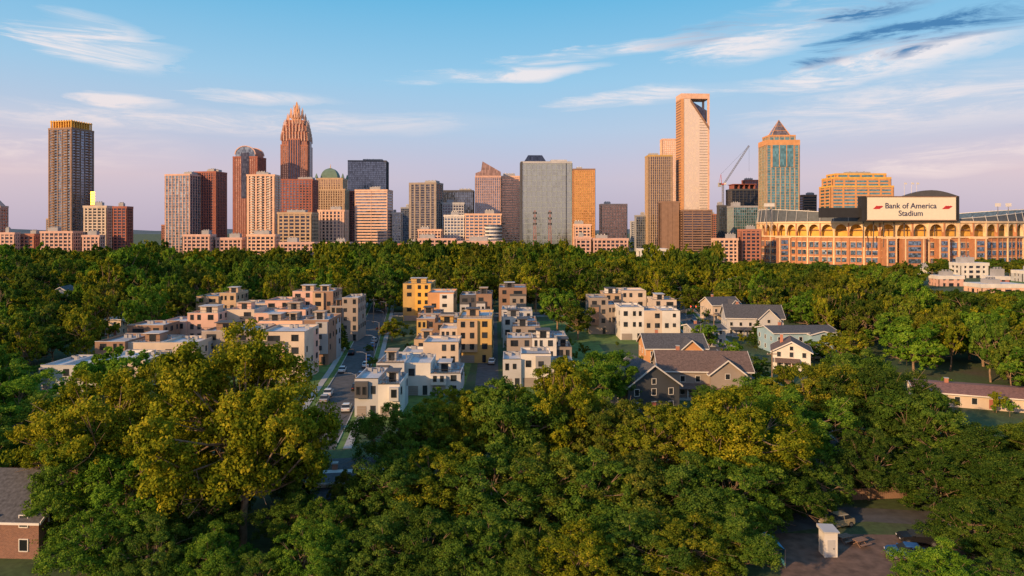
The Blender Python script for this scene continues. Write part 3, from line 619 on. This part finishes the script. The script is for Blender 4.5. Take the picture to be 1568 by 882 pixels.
# ------------------------------------------------------------------ gabled houses
def house(l,r,ridge,D,d,eave_h,wall,roof,rot=0,name='gabled_house',porch=True,cross=False,chim=True,trim=None,ax='x'):
    X0,X1=gx(l,D),gx(r,D); w=X1-X0; rz=gz(ridge,D); mb=MB(); wl=W[wall] if isinstance(wall,str) else wall; rf=ROOF[roof]; tr=trim or W['white']
    def gable(w,d,ez,rz,ox=0,oy=0,swap=False):
        T=(lambda x,y,z:(ox+y,oy+x,z)) if swap else (lambda x,y,z:(ox+x,oy+y,z))
        def hx(p,m): mb.hexa([T(*q) for q in p],m)
        hx([(-w/2,-d/2,0),(w/2,-d/2,0),(w/2,d/2,0),(-w/2,d/2,0),(-w/2,-d/2,ez),(w/2,-d/2,ez),(w/2,d/2,ez),(-w/2,d/2,ez)],wl)
        for s in(-1,1): mb.poly([T(s*w/2,-d/2,ez),T(s*w/2,d/2,ez),T(s*w/2,0,rz-.12)],wl)
        o=.55; sl=(rz-ez)/(d/2); eo=ez-sl*o
        for s in(-1,1):
            hx([(-w/2-o,s*(d/2+o),eo),(w/2+o,s*(d/2+o),eo),(w/2+o,0,rz),(-w/2-o,0,rz),(-w/2-o,s*(d/2+o),eo+.22),(w/2+o,s*(d/2+o),eo+.22),(w/2+o,0,rz+.22),(-w/2-o,0,rz+.22)],rf)
            hx([(-w/2-o,s*(d/2+o+.02),eo-.12),(w/2+o,s*(d/2+o+.02),eo-.12),(w/2+o,s*(d/2+o+.14),eo-.12),(-w/2-o,s*(d/2+o+.14),eo-.12),(-w/2-o,s*(d/2+o+.02),eo+.15),(w/2+o,s*(d/2+o+.02),eo+.15),(w/2+o,s*(d/2+o+.14),eo+.15),(-w/2-o,s*(d/2+o+.14),eo+.15)],tr)
            for e in(-1,1):
                x=e*(w/2+o+.02); x2=e*(w/2+o+.12)
                hx([(x,s*(d/2+o),eo-.1),(x2,s*(d/2+o),eo-.1),(x2,0,rz-.1),(x,0,rz-.1),(x,s*(d/2+o),eo+.25),(x2,s*(d/2+o),eo+.25),(x2,0,rz+.27),(x,0,rz+.27)],tr)
    if ax=='x': gable(w,d,eave_h,rz); fx,fy=w,d
    else: gable(d,w,eave_h,rz,swap=True); fx,fy=w,d
    fl=2 if eave_h>4.6 else 1
    for k in range(fl):
        z=1+k*2.9; n=max(2,int(fx/3.2))
        for j in range(n):
            x=-fx/2+fx*(j+.5)/n
            if k==0 and j==n//2:
                mb.box(x-.5,x+.5,-fy/2-.06,-fy/2+.02,.3,2.4,W['rust']); mb.box(x-.65,x+.65,-fy/2-.1,-fy/2+.02,2.4,2.55,tr)
            else: win(mb,'-y',x,z,1.0,1.35,-fy/2,tr)
            win(mb,'+y',x,z,1.0,1.35,fy/2,tr)
        for j in range(max(2,int(fy/3.5))):
            y=-fy/2+fy*(j+.5)/max(2,int(fy/3.5)); win(mb,'-x',y,z,.9,1.3,-fx/2,tr); win(mb,'+x',y,z,.9,1.3,fx/2,tr)
    if ax=='y': win(mb,'-y',0,eave_h+.3,.9,1.1,-fy/2,tr)
    if porch:
        pd=2.2; mb.box(-fx*.42,fx*.2,-fy/2-pd,-fy/2-.01,.0,.35,CONC)
        mb.hexa([(-fx*.44,-fy/2-pd-.3,2.6),(fx*.22,-fy/2-pd-.3,2.6),(fx*.22,-fy/2-.02,3.3),(-fx*.44,-fy/2-.02,3.3),(-fx*.44,-fy/2-pd-.3,2.78),(fx*.22,-fy/2-pd-.3,2.78),(fx*.22,-fy/2-.02,3.5),(-fx*.44,-fy/2-.02,3.5)],rf)
        for j in range(4): x=-fx*.41+fx*.6*j/3; mb.box(x-.1,x+.1,-fy/2-pd,-fy/2-pd+.2,.35,2.62,tr)
    if cross: gable(fy*.5+2,fx*.36,eave_h-.3,rz-.7,ox=fx*.22,oy=-fy*.25-1,swap=True); win(mb,'-y',fx*.22,1.1,1.6,1.4,-fy*.5-2,tr); win(mb,'-y',fx*.22,eave_h-1.6,1.0,1.2,-fy*.5-2,tr)
    if chim: mb.box(-fx*.25-.4,-fx*.25+.4,.6,1.4,eave_h,rz+1.1,W['brick']); mb.box(-fx*.25-.48,-fx*.25+.48,.52,1.48,rz+1.1,rz+1.25,CONC)
    return mb.obj(name,((X0+X1)/2,D+d/2,0),math.radians(rot))
def brickm():
    m,n,l,o=nt('red_brick'); p=n.new('ShaderNodeBsdfPrincipled'); p.inputs['Roughness'].default_value=.9
    tc=n.new('ShaderNodeTexCoord'); sp=n.new('ShaderNodeSeparateXYZ'); l.new(tc.outputs['Object'],sp.inputs[0]); a=n.new('ShaderNodeMath'); a.operation='ADD'; l.new(sp.outputs[0],a.inputs[0]); l.new(sp.outputs[1],a.inputs[1])
    c=n.new('ShaderNodeCombineXYZ'); l.new(a.outputs[0],c.inputs[0]); l.new(sp.outputs[2],c.inputs[1])
    b=n.new('ShaderNodeTexBrick'); b.inputs['Scale'].default_value=2.2; b.inputs['Color1'].default_value=(.26,.12,.08,1); b.inputs['Color2'].default_value=(.17,.075,.055,1); b.inputs['Mortar'].default_value=(.30,.26,.23,1); b.inputs['Mortar Size'].default_value=.015
    l.new(c.outputs[0],b.inputs['Vector']); l.new(b.outputs['Color'],p.inputs['Base Color']); l.new(p.outputs[0],o.inputs[0]); return m
BRK=brickm()
house(950,1034,560,150,13,6.0,'charcoal','shd',rot=12,ax='y',porch=False,chim=False)
house(1014,1152,545,163,12,6.6,'taupe','shb',rot=-4,cross=True,name='brown_roof_house')
house(990,1082,516,196,12,6.2,'orange','shd',ax='x',cross=True)
house(1086,1132,457,300,12,7,'cream','shd',rot=10,cross=True)
house(1118,1202,470,256,13,7,'lgrey','shd',rot=-8,cross=True)
house(1182,1282,503,222,13,6.6,'blue','shd',rot=4,cross=True)
house(1196,1250,524,194,11,5.5,'white','shb',ax='y',rot=-20)
house(1060,1110,500,236,11,5.5,'grey','shd',rot=5)
house(64,108,440,330,13,7.5,'lgrey','shd',ax='y',rot=15,cross=False)
house(150,185,500,258,11,5.8,'cream','shb')
house(1122,1165,428,430,14,6,'white','shb',cross=True); house(1208,1245,450,400,12,6,'cream','shd')
house(-75,66,748,84,13,4.8,BRK,'shd',rot=-3,ax='x',name='brick_house',porch=False,chim=False)
house(-20,38,722,112,10,3.2,'rust','shd',name='red_shed',porch=False,chim=False); house(62,118,716,106,11,4.6,BRK,'shb',name='brick_house',porch=False)
house(1436,1640,602,152,13,3.0,'cream','shr',rot=-22,name='ranch_house',porch=False)
house(470,590,740,98,9,4.2,'white','shd',rot=8,cross=True,name='white_house')
house(1335,1405,735,112,10,3.6,'grey','shd',rot=15,name='bungalow')
for l,r,t,D,c in((1455,1513,404,560,'white'),(1424,1475,424,480,'pink'),(1478,1568,437,430,'peach'),(1550,1600,416,520,'lgrey'),(1400,1440,412,600,'white'),(1505,1545,425,470,'brick')):
    tower('commercial_building',l,r,t,D,S(c,'dark',fl=4,sp=1.8,bay=6,p=2,cap=W['white']),ratio=.6,rt=1)
tower('white_tent_warehouse',975,1022,382,690,S('white','grey',fl=5,sp=3,bay=8,p=2,cap=W['white']),ratio=.6,rt=0)

# ------------------------------------------------------------------ cars and street furniture
def carmesh(c,nm):
    mb=MB(); b=mat('car_paint_'+nm,c,.3,.2,var=.02); g=G['house']; rub=W['black']
    sec=[(-2.25,.45,.80,.80),(-2.05,.32,.98,.88),(-1.2,.30,1.02,.92),(.9,.30,1.0,.92),(1.9,.32,.86,.90),(2.25,.42,.68,.78)]
    for i in range(len(sec)-1):
        a=sec[i];q=sec[i+1]
        mb.hexa([(a[0],-a[3],a[1]),(q[0],-q[3],q[1]),(q[0],q[3],q[1]),(a[0],a[3],a[1]),(a[0],-a[3]*.95,a[2]),(q[0],-q[3]*.95,q[2]),(q[0],q[3]*.95,q[2]),(a[0],a[3]*.95,a[2])],b)
    mb.hexa([(-1.75,-.82,1.0),(1.0,-.82,.98),(1.0,.82,.98),(-1.75,.82,1.0),(-1.25,-.66,1.45),(.25,-.66,1.45),(.25,.66,1.45),(-1.25,.66,1.45)],g)
    mb.hexa([(-1.3,-.69,1.44),(.3,-.69,1.44),(.3,.69,1.44),(-1.3,.69,1.44),(-1.15,-.6,1.52),(.15,-.6,1.52),(.15,.6,1.52),(-1.15,.6,1.52)],b)
    for s in(-1,1):
        mb.tube((-.45,s*.79,1.0),(-.45,s*.67,1.45),.05,.05,b,4)
        for x in(-1.4,1.4): mb.tube((x,s*.70,.34),(x,s*.95,.34),.34,.34,rub,12); mb.tube((x,s*.94,.34),(x,s*.97,.34),.2,.2,METAL,10)
        mb.box(2.1,2.28,s*.6-.15,s*.6+.15,.58,.7,W['white']); mb.box(-2.28,-2.1,s*.6-.15,s*.6+.15,.68,.8,RED); mb.box(.7,.9,min(s*.92,s*1.05),max(s*.92,s*1.05),1.0,1.12,b)
    return mb.mesh('car_'+nm)
CM=[carmesh(c,n) for n,c in(('white',(.7,.7,.7)),('black',(.02,.02,.025)),('silver',(.35,.36,.38)),('red',(.4,.03,.02)),('blue',(.04,.12,.3)),('tan',(.4,.32,.2)))]
def car(k,x,y,rot,s=1.05):
    o=bpy.data.objects.new('parked_car',CM[k]); o.location=(x,y,.02); o.rotation_euler=(0,0,math.radians(rot)); o.scale=(s,s,s*1.08); col.objects.link(o)
def onst(path,y):
    for a,b in zip(path,path[1:]):
        if a[1]<=y<=b[1]: f=(y-a[1])/(b[1]-a[1]); return a[0]+f*(b[0]-a[0]), math.degrees(math.atan2(b[1]-a[1],b[0]-a[0]))
for k,y,s in((3,137,.2),(1,146,-3),(0,152,3),(2,160,-3),(0,166,-3),(1,172,3),(4,186,3),(0,193,-3),(0,200,3),(4,210,3),(1,220,-3),(4,233,3),(2,244,3),(0,262,-3),(1,275,3)):
    x,a=onst(ST,y); car(k,x+s,y,a)
for k,y,s in((0,255,2.6),(1,266,-2.6),(3,285,2.6),(2,300,1.8)):
    x,a=onst(S3,y); car(k,x+s,y,a)
for k,x,y,a in((5,gx(1287,92),93,200),(1,gx(1392,90),88,170),(4,gx(1375,86),84,165),(0,-6,205,88),(1,-8,238,90),(2,60,92,20),(2,gx(1255,210),212,10)): car(k,x,y,a)
def lamp(x,y,h,rot=0,name='street_lamp'):
    mb=MB(); mb.tube((0,0,0),(0,0,.5),.2,.16,METAL,8); mb.tube((0,0,.5),(0,0,h),.12,.07,METAL,8)
    mb.tube((0,0,h-.2),(.9,0,h+.25),.05,.05,METAL,6); mb.tube((.9,0,h+.25),(2.0,0,h+.3),.05,.05,METAL,6); mb.hexa([(1.8,-.18,h+.22),(2.6,-.14,h+.22),(2.6,.14,h+.22),(1.8,.18,h+.22),(1.9,-.1,h+.4),(2.5,-.08,h+.36),(2.5,.08,h+.36),(1.9,.1,h+.4)],W['dark'])
    mb.obj(name,(x,y,0),math.radians(rot))
for y in(152,178,206,236,268,300): x,a=onst(ST,y); lamp(x+5,y,8,180)
for y in(230,270,310,360): x,a=onst(S3,y); lamp(x-5.2,y,8.5,0)
def signal(x,y):
    mb=MB(); mb.tube((0,0,0),(0,0,6.5),.14,.1,METAL,8); mb.tube((0,0,6.2),(-6,0,6.5),.08,.06,METAL,6)
    RL=mat('signal_red_lens',(.5,.02,.01),.4,emit=(1,.05,.02,8))
    for xx in(-3.5,-5.8):
        mb.box(xx-.2,xx+.2,-.15,.15,5.3,6.5,W['black'])
        for k,m in enumerate((W['copper'],W['gold'],RL)): mb.tube((xx,-.15,5.5+k*.4),(xx,-.22,5.5+k*.4),.17,.17,m,10)
    mb.obj('traffic_signal',(x,y,0))
signal(gx(1078,300),300)
for x,y in((-50,150),(62,165),(70,240),(85,350),(-58,290),(120,330),(-120,320),(0,330),(-140,240)):
    mb=MB(); mb.tube((0,0,0),(0,0,11),.18,.13,BARK,8); mb.box(-1.3,1.3,-.07,.07,10,10.2,BARK)
    for q in(-1.1,-.4,.4,1.1): mb.tube((q,0,10.2),(q,0,10.4),.06,.05,W['white'],6)
    mb.tube((.3,0,8.2),(.3,0,9.2),.25,.25,METAL,8); mb.obj('utility_pole',(x,y,0),math.radians(R.uniform(-10,10)))
mb=MB(); mb.box(-.8,.8,-.8,.8,0,3.0,W['white']); mb.hexa([(-1,-1,3),(1,-1,3),(1,1,3),(-1,1,3),(-1,-1,3.2),(1,-1,3.1),(1,1,3.3),(-1,1,3.4)],W['lgrey']); mb.box(-.45,.45,-.86,-.8,.1,2.1,W['lgrey']); mb.box(.25,.33,-.92,-.86,1,1.15,W['black']); mb.obj('garden_shed',(gx(1268,85),85,0))
mb=MB()
TARP=mat('tarp_blue',(.06,.25,.42),.6)
mb.poly([(-1.3,-1.5,2.2),(0,-1.5,3.0),(0,1.5,3.0),(-1.3,1.5,2.2)],TARP); mb.poly([(0,-1.5,3.0),(1.3,-1.5,2.2),(1.3,1.5,2.2),(0,1.5,3)],TARP); mb.poly([(1.3,-1.5,2.2),(1.35,-1.5,.1),(1.35,1.5,.1),(1.3,1.5,2.2)],TARP)
for a in(-1.3,1.3):
    for b in(-1.5,1.5): mb.tube((a,b,0),(a,b,2.2),.05,.05,METAL)
mb.obj('blue_canopy',(gx(1178,83),83,0))
def fence(x0,y0,x1,y1,name='wooden_fence'):
    mb=MB(); L=math.hypot(x1-x0,y1-y0); n=int(L/.3)
    for i in range(n): mb.box(i*.3,i*.3+.26,-.02,.02,.05,1.7+.04*R.random(),W['brown'])
    for i in range(int(L/2.4)+1): mb.box(i*2.4-.05,i*2.4+.05,.03,.13,0,1.8,W['brown'])
    mb.box(0,L,.021,.06,.4,.5,W['brown']); mb.box(0,L,.021,.06,1.3,1.4,W['brown']); mb.obj(name,(x0,y0,0),math.atan2(y1-y0,x1-x0))
fence(30,100,62,103); fence(90,150,92,190)
for k,(b,D) in enumerate(((1298,88),(1322,87))):
    mb=MB(); 
    for q in(0,.35,.7): mb.box(-.9,.9,q,q+.3,.72,.78,W['brown'])
    for s in(-.6,.6): mb.tube((s,-.1,0),(s,.9,.74),.05,.05,W['brown'],4); mb.tube((s,1.1,0),(s,.1,.74),.05,.05,W['brown'],4)
    mb.box(-.9,.9,-.55,-.25,.42,.47,W['brown']); mb.box(-.9,.9,1.25,1.55,.42,.47,W['brown']); mb.obj('picnic_table',(gx(b,D),D,0),.4)

# ------------------------------------------------------------------ trees
def tree_mesh(name,seed,H,Rr,nl,ns,nleaf,leaf,low=.22,conifer=False,limbs=True,dmin=-.65,lrs=(.17,.30)):
    rg=np.random.default_rng(seed); V=[];FC=[];nv=0
    def tube(p0,p1,r0,r1,n=5):
        nonlocal nv
        p0=np.array(p0,float);p1=np.array(p1,float);d=p1-p0;d/=np.linalg.norm(d)+1e-9; a=np.cross(d,[.3,.9,.1]);a/=np.linalg.norm(a)+1e-9;b=np.cross(d,a)
        t=np.arange(n)*2*np.pi/n; o=np.outer(np.cos(t),a)+np.outer(np.sin(t),b)
        V.append(p0+o*r0);V.append(p1+o*r1)
        for i in range(n): j=(i+1)%n; FC.append((nv+i,nv+j,nv+n+j,nv+n+i))
        nv+=2*n
    tp=[(0,0,-.3)];x=y=0
    for k in range(1,6):
        x+=rg.normal(0,.02*H*.4);y+=rg.normal(0,.02*H*.4); tp.append((x,y,H*.12*k*(1.3 if conifer else 1)))
    tr=H*.022
    for k in range(5): tube(tp[k],tp[k+1],tr*(1-.14*k),tr*(1-.14*(k+1)),8)
    L=[]
    if conifer:
        for k in range(nl):
            f=(k+.5)/nl; z=H*(.1+.88*f); rr=Rr*(1-f)**.85; a=k*2.4+rg.random(); q=rr*rg.uniform(.45,.8); L.append((q*np.cos(a),q*np.sin(a),z-.04*H*(1-f),max(.5,rr*.5)))
    else:
        zc=H*(.5+low*.5); vz=H-zc
        while len(L)<nl:
            d=rg.normal(size=3); d/=np.linalg.norm(d)
            if d[2]<dmin: continue
            f=rg.uniform(.55,.86) if rg.random()<.8 else rg.uniform(.1,.5)
            lr=Rr*rg.uniform(*lrs)
            wob=1+.2*np.sin(3*np.arctan2(d[1],d[0])+seed)+.12*np.sin(5*np.arctan2(d[1],d[0])+2*seed)
            L.append((d[0]*Rr*f*wob,d[1]*Rr*f*wob,zc+d[2]*vz*f*rg.uniform(.88,1.04),lr))
    if limbs and not conifer:
        for (lx,ly,lz,lr) in L:
            k=rg.integers(2,6); p=np.array(tp[k]); e=np.array((lx,ly,lz)); m1=p+(e-p)*.45+np.array([0,0,-.03*H])+rg.normal(0,.25,3)
            r0=tr*rg.uniform(.28,.5); tube(p,m1,r0,r0*.6); tube(m1,e,r0*.6,.05)
            for q in range(2): tube(m1+(e-m1)*.5,e+rg.normal(0,lr*.6,3),r0*.3,.03,4)
    nb=len(FC)
    L=np.array(L); P=[];Nn=[];cl=[]
    for (lx,ly,lz,lr) in L:
        lt=rg.uniform(-.18,.18)
        d=rg.normal(size=(ns,3)); d/=np.linalg.norm(d,axis=1)[:,None]; d[:,2]=np.where(d[:,2]<-.4,-d[:,2],d[:,2])
        sc=np.array((lx,ly,lz))+d*lr*rg.uniform(.55,1.0,(ns,1)); sr=lr*rg.uniform(.24,.44,ns); sh=rg.random(ns)
        for c,r,s in zip(sc,sr,sh):
            e=rg.normal(size=(nleaf,3)); e/=np.linalg.norm(e,axis=1)[:,None]
            rad=r*(rg.uniform(.35,1.0,(nleaf,1))**.6)*np.where(rg.random((nleaf,1))<.1,1.4,1)
            p=c+e*rad*np.array([1,1,.8])
            P.append(p); o=(c-np.array((0,0,H*.45))); o=o/np.linalg.norm(o)
            nn=e+o*.5+rg.normal(0,.55,(nleaf,3)); Nn.append(nn); cl.append(np.clip(s*.5+rg.random(nleaf)*.5+lt,0,1))
    P=np.concatenate(P);Nn=np.concatenate(Nn);cl=np.concatenate(cl); Nn/=np.linalg.norm(Nn,axis=1)[:,None]+1e-9
    keep=P[:,2]>H*.04; P=P[keep];Nn=Nn[keep];cl=cl[keep]
    t=np.cross(Nn,rg.normal(size=P.shape)); t/=np.linalg.norm(t,axis=1)[:,None]+1e-9; b=np.cross(Nn,t)
    s=leaf*rg.uniform(.6,1.25,(len(P),1)); bend=Nn*s*.18
    Q=np.stack([P+t*s*.62-bend,P+b*s*.4,P-t*s*.62-bend,P-b*s*.4],1).reshape(-1,3)
    V0=np.concatenate(V); n0=len(V0)
    AV=np.concatenate([V0,Q]); nf=len(P)
    faces=np.concatenate([np.array(FC).reshape(-1,4),(np.arange(nf*4)+n0).reshape(-1,4)])
    me=bpy.data.meshes.new(name); me.vertices.add(len(AV)); me.vertices.foreach_set('co',AV.astype(np.float32).ravel())
    me.loops.add(faces.size); me.loops.foreach_set('vertex_index',faces.astype(np.int32).ravel())
    me.polygons.add(len(faces)); me.polygons.foreach_set('loop_start',(np.arange(len(faces))*4).astype(np.int32))
    me.materials.append(BARK); me.materials.append(LEAF)
    mi=np.ones(len(faces),np.int32); mi[:nb]=0; me.polygons.foreach_set('material_index',mi)
    at=me.attributes.new('lr','FLOAT','POINT'); at.data.foreach_set('value',np.concatenate([np.zeros(n0),np.repeat(cl,4)]).astype(np.float32))
    me.update(calc_edges=True); return me
NEAR=[tree_mesh('oak_near',s,24,12,70,16,60,.34,low=l,dmin=-.8,lrs=(.14,.27)) for s,l in((1,.02),(2,.06),(3,0),(4,.1),(5,.05))]
HERO=[tree_mesh('oak_hero',77,24,12,100,18,66,.32,low=.02,dmin=-.8,lrs=(.15,.24))]
BUSHY=[tree_mesh('bushy_near',s,24,13,76,15,54,.38,low=-.12,dmin=-.9,lrs=(.14,.27)) for s in(51,52)]
MID=[tree_mesh('tree_mid',10+s,24,12,36,10,38,.72,low=.0,dmin=-.8) for s in range(6)]
FAR=[tree_mesh('tree_far',20+s,24,12,22,7,22,1.35,low=.05,limbs=False) for s in range(6)]
CON=[tree_mesh('conifer',31,24,7,46,9,34,.55,conifer=True)]
SHR=[tree_mesh('shrub',41,5,3.2,16,9,26,.26,low=.05,limbs=False),tree_mesh('shrub',42,5,3.2,16,9,26,.26,low=.05,limbs=False)]
def tint(kind):
    j=R.uniform(.88,1.12)
    if kind=='Y': return (1.5,1.2,.6,1)
    if kind=='y': return (1.30*j,1.10*j,.65,1)
    if kind=='g': return (.70*j,.90*j,.85,1)
    if kind=='l': return (.90*j,1.22*j,.85,1)
    if kind=='d': return (.45*j,.58*j,.62,1)
    v=R.uniform(.6,1.1); return (v*R.uniform(.85,1.25),v,v*R.uniform(.7,1.0),1)
def tree(lib,x,y,h,w,tn='r',name='oak_tree',parent=None,base=24,hb=None):
    me=R.choice(lib); o=bpy.data.objects.new(name,me); o.location=(x,y,0); o.rotation_euler=(0,0,R.uniform(0,6.28))
    o.scale=(w/base,w/base*R.uniform(.9,1.1),h/(hb or base)); o.color=tint(tn); col.objects.link(o)
    if parent: o.parent=parent
    return o
tree(HERO,gx(372,87),87,gz(500,87),25,'Y')
for b,D,tp,w,tn in[(165,92,562,22,'Y'),(262,100,535,18,'y'),(632,106,598,16,'g'),(695,108,588,17,'y'),(775,106,574,19,'g'),(850,110,546,18,'Y'),(920,108,590,17,'r'),
    (1000,103,614,18,'y'),(1070,106,600,17,'Y'),(1140,100,588,23,'Y'),(1220,110,594,18,'l'),(1235,126,543,20,'y'),(1300,132,520,20,'g'),(1350,118,556,19,'d'),(1405,112,585,18,'g'),(1480,104,652,20,'d'),
    (1545,112,660,18,'g'),(20,118,570,22,'l'),(-30,100,600,20,'g'),(925,150,530,17,'l'),(890,138,552,12,'l'),
    (1180,128,570,15,'l'),(1090,140,588,10,'g'),(1560,96,690,16,'d'),(1420,125,600,12,'y'),(1640,105,640,20,'r'),(-70,112,570,20,'r'),(440,104,640,12,'g')]:
    tree(NEAR,gx(b,D),D,gz(tp,D),w,tn)
for b,D,tp,w,tn in[(125,88,655,13,'g'),(205,84,690,14,'l'),(290,96,690,12,'g'),(455,100,700,10,'d'),(600,90,690,13,'g'),(670,92,680,15,'y'),(750,90,690,16,'g'),(830,92,680,15,'r'),(900,90,690,15,'g'),
    (975,92,690,15,'r'),(1050,90,700,15,'g'),(1120,90,700,15,'g'),(1185,94,700,13,'d'),(1245,98,690,11,'g'),(1330,102,660,12,'d'),(1440,98,690,14,'d'),(1520,96,700,14,'d'),(60,112,650,14,'d'),
    (300,84,735,10,'g'),(345,95,725,9,'d'),(450,86,745,9,'g'),(500,84,760,8,'g'),(545,92,720,8,'r'),
    (150,77,780,11,'l'),(240,76,790,10,'g'),(325,76,805,8,'l'),(470,75,800,9,'l'),(530,76,815,8,'g'),(590,76,795,10,'g'),(650,77,780,11,'d'),(740,77,790,11,'g'),(820,76,800,10,'r'),(890,74,800,11,'Y'),(970,76,790,11,'g'),(1050,78,785,11,'y'),(1125,79,780,10,'g'),
    (1440,74,830,9,'l'),(1490,84,770,11,'d'),(1570,84,770,10,'d'),(1400,72,870,6,'l'),(1550,74,850,8,'g'),(395,73,848,7,'g')]:
    tree(BUSHY,gx(b,D),D,max(3.5,gz(tp,D)),w,tn,name='understory_tree')
for b,D,tp,w,tn,lib in[(195,300,356,28,'l',MID),(165,290,386,20,'y',MID),(503,345,393,26,'Y',MID),(313,350,412,16,'Y',MID),(60,330,400,20,'d',MID),(855,262,432,20,'l',MID),(820,330,386,22,'y',MID),(885,250,462,14,'r',MID),
    (600,246,486,11,'y',MID),(585,330,438,13,'g',MID),(1160,236,490,9,'d',CON),(1080,232,492,10,'l',MID),(524,226,495,6,'d',CON),(720,330,400,20,'r',MID),(655,360,402,20,'d',MID),(600,400,386,24,'g',MID),(1010,380,406,18,'g',MID),(1245,210,520,12,'g',MID),
    (1060,330,440,16,'r',MID),(940,400,388,22,'Y',MID),(1120,205,520,8,'l',MID),(1290,200,500,16,'y',MID),(30,205,490,18,'d',MID),(120,250,488,14,'g',MID),(20,165,540,14,'l',MID),(1160,182,545,9,'g',MID),(565,222,555,3.5,'g',MID),(570,200,585,3.5,'g',MID),
    (590,260,505,5,'l',MID),(750,152,600,10,'g',MID),(820,150,598,9,'l',MID),(1300,250,466,16,'g',MID),(1240,290,440,16,'g',MID),(1180,300,438,14,'r',MID),(1440,210,470,18,'Y',MID),(1400,190,492,17,'l',MID),(1530,230,468,18,'d',MID)]:
    tree(lib,gx(b,D),D,max(3,gz(tp,D)),w,tn,name='spruce_tree' if lib is CON else 'maple_tree',base=14 if lib is CON else 24,hb=24)
def blocked(x,y):
    z=[(-126,-38,140,292),(-44,24,128,318),(24,112,128,316),(-70,-30,90,330),(48,102,110,330)]
    for a,b,c,d in z:
        if a<x<b and c<y<d: return True
    if 318<y<326: return True
    px=784+F*x/y
    if y>540 and 1270<px<1420 and y<700: return True
    if y>700 and x>270: return True
    if y>390 and y<570 and px>1415 and R.random()<.85: return True
    for (b,D) in((86,330),(1143,430),(1226,400),(167,258),(1500,152)):
        if abs(x-gx(b,D))<13 and -32<y-D<18: return True
    if y<135 and x>-200: return abs(x)<.78*y
    return False
def cap(h,x,y):
    px=784+F*x/y
    if px>1405 and y<570: return min(h,40-(448+R.uniform(-8,14)-350)/1060*y)
    if 1100<px<=1405 and y>330: return min(h,40-(402+R.uniform(-6,10)-350)/1060*y)
    return h
cnt=0
y=105
while y<330:
    x=-.86*y-20
    while x<.86*y+20:
        xx=x+R.uniform(-3.5,3.5);yy=y+R.uniform(-3.5,3.5)
        if not blocked(xx,yy):
            h=cap(R.uniform(11,20) if yy<220 else R.uniform(12,24),xx,yy)
            if h>4: tree(MID,xx,yy,h,min(R.uniform(10,18),h*1.2),R.choice('rrryglylyd'),name='deciduous_tree'); cnt+=1
        x+=11.5
    y+=11
root=empty('distant_trees')
y=330
while y<1250:
    st=14 if y<560 else 15 if y<800 else 26
    x=-.82*y-20
    while x<.82*y+20:
        xx=x+R.uniform(-.5,.5)*st;yy=y+R.uniform(-.5,.5)*st; px=784+F*xx/yy
        if not blocked(xx,yy) and not (yy>770 and R.random()<.5):
            big=(490<px<880 or 1090<px<1160 or 205<px<255)
            h=R.choice([R.uniform(9,15),R.uniform(16,26)]) if yy<520 else (R.uniform(18,31) if big and yy<760 else R.uniform(11,20))
            if 420<yy<640 and R.random()<.07: h=R.uniform(26,31)
            if px>1160 and yy>520: h=R.uniform(7,12)
            h=cap(h,xx,yy)
            if h>4: tree(MID if yy<430 else FAR,xx,yy,h,min(R.uniform(11,21),h*1.25),R.choice('rrrgyyldY' if yy<560 else 'rdgryy'),name='tree_crown',parent=root); cnt+=1
        x+=st
    y+=st*.9
for i in range(170):
    x=R.uniform(-125,112); y=R.uniform(135,315)
    if any(gx(t[0],t[3])-1<x<gx(t[1],t[3])+1 and t[3]-2.5<y<t[3]+t[4]+2 for t in TH): continue
    sx,_=onst(ST,y)
    if abs(x-sx)<7.5 or abs(x+7)<5: continue
    h=R.uniform(1.5,5); tree(SHR,x,y,h,h*.9,R.choice('rglY'),name='shrub',base=6.4,hb=5)
mb=MB()
for (x0,x1,y0,y1) in((-125,-50,150,290),(-36,-12,140,300),(-2,30,165,300),(30,58,240,300)): mb.poly([(x0,y0,.005),(x1,y0,.005),(x1,y1,.005),(x0,y1,.005)],GRASS)
mb.obj('lawn')
print('trees',cnt,'objects',len(bpy.data.objects))
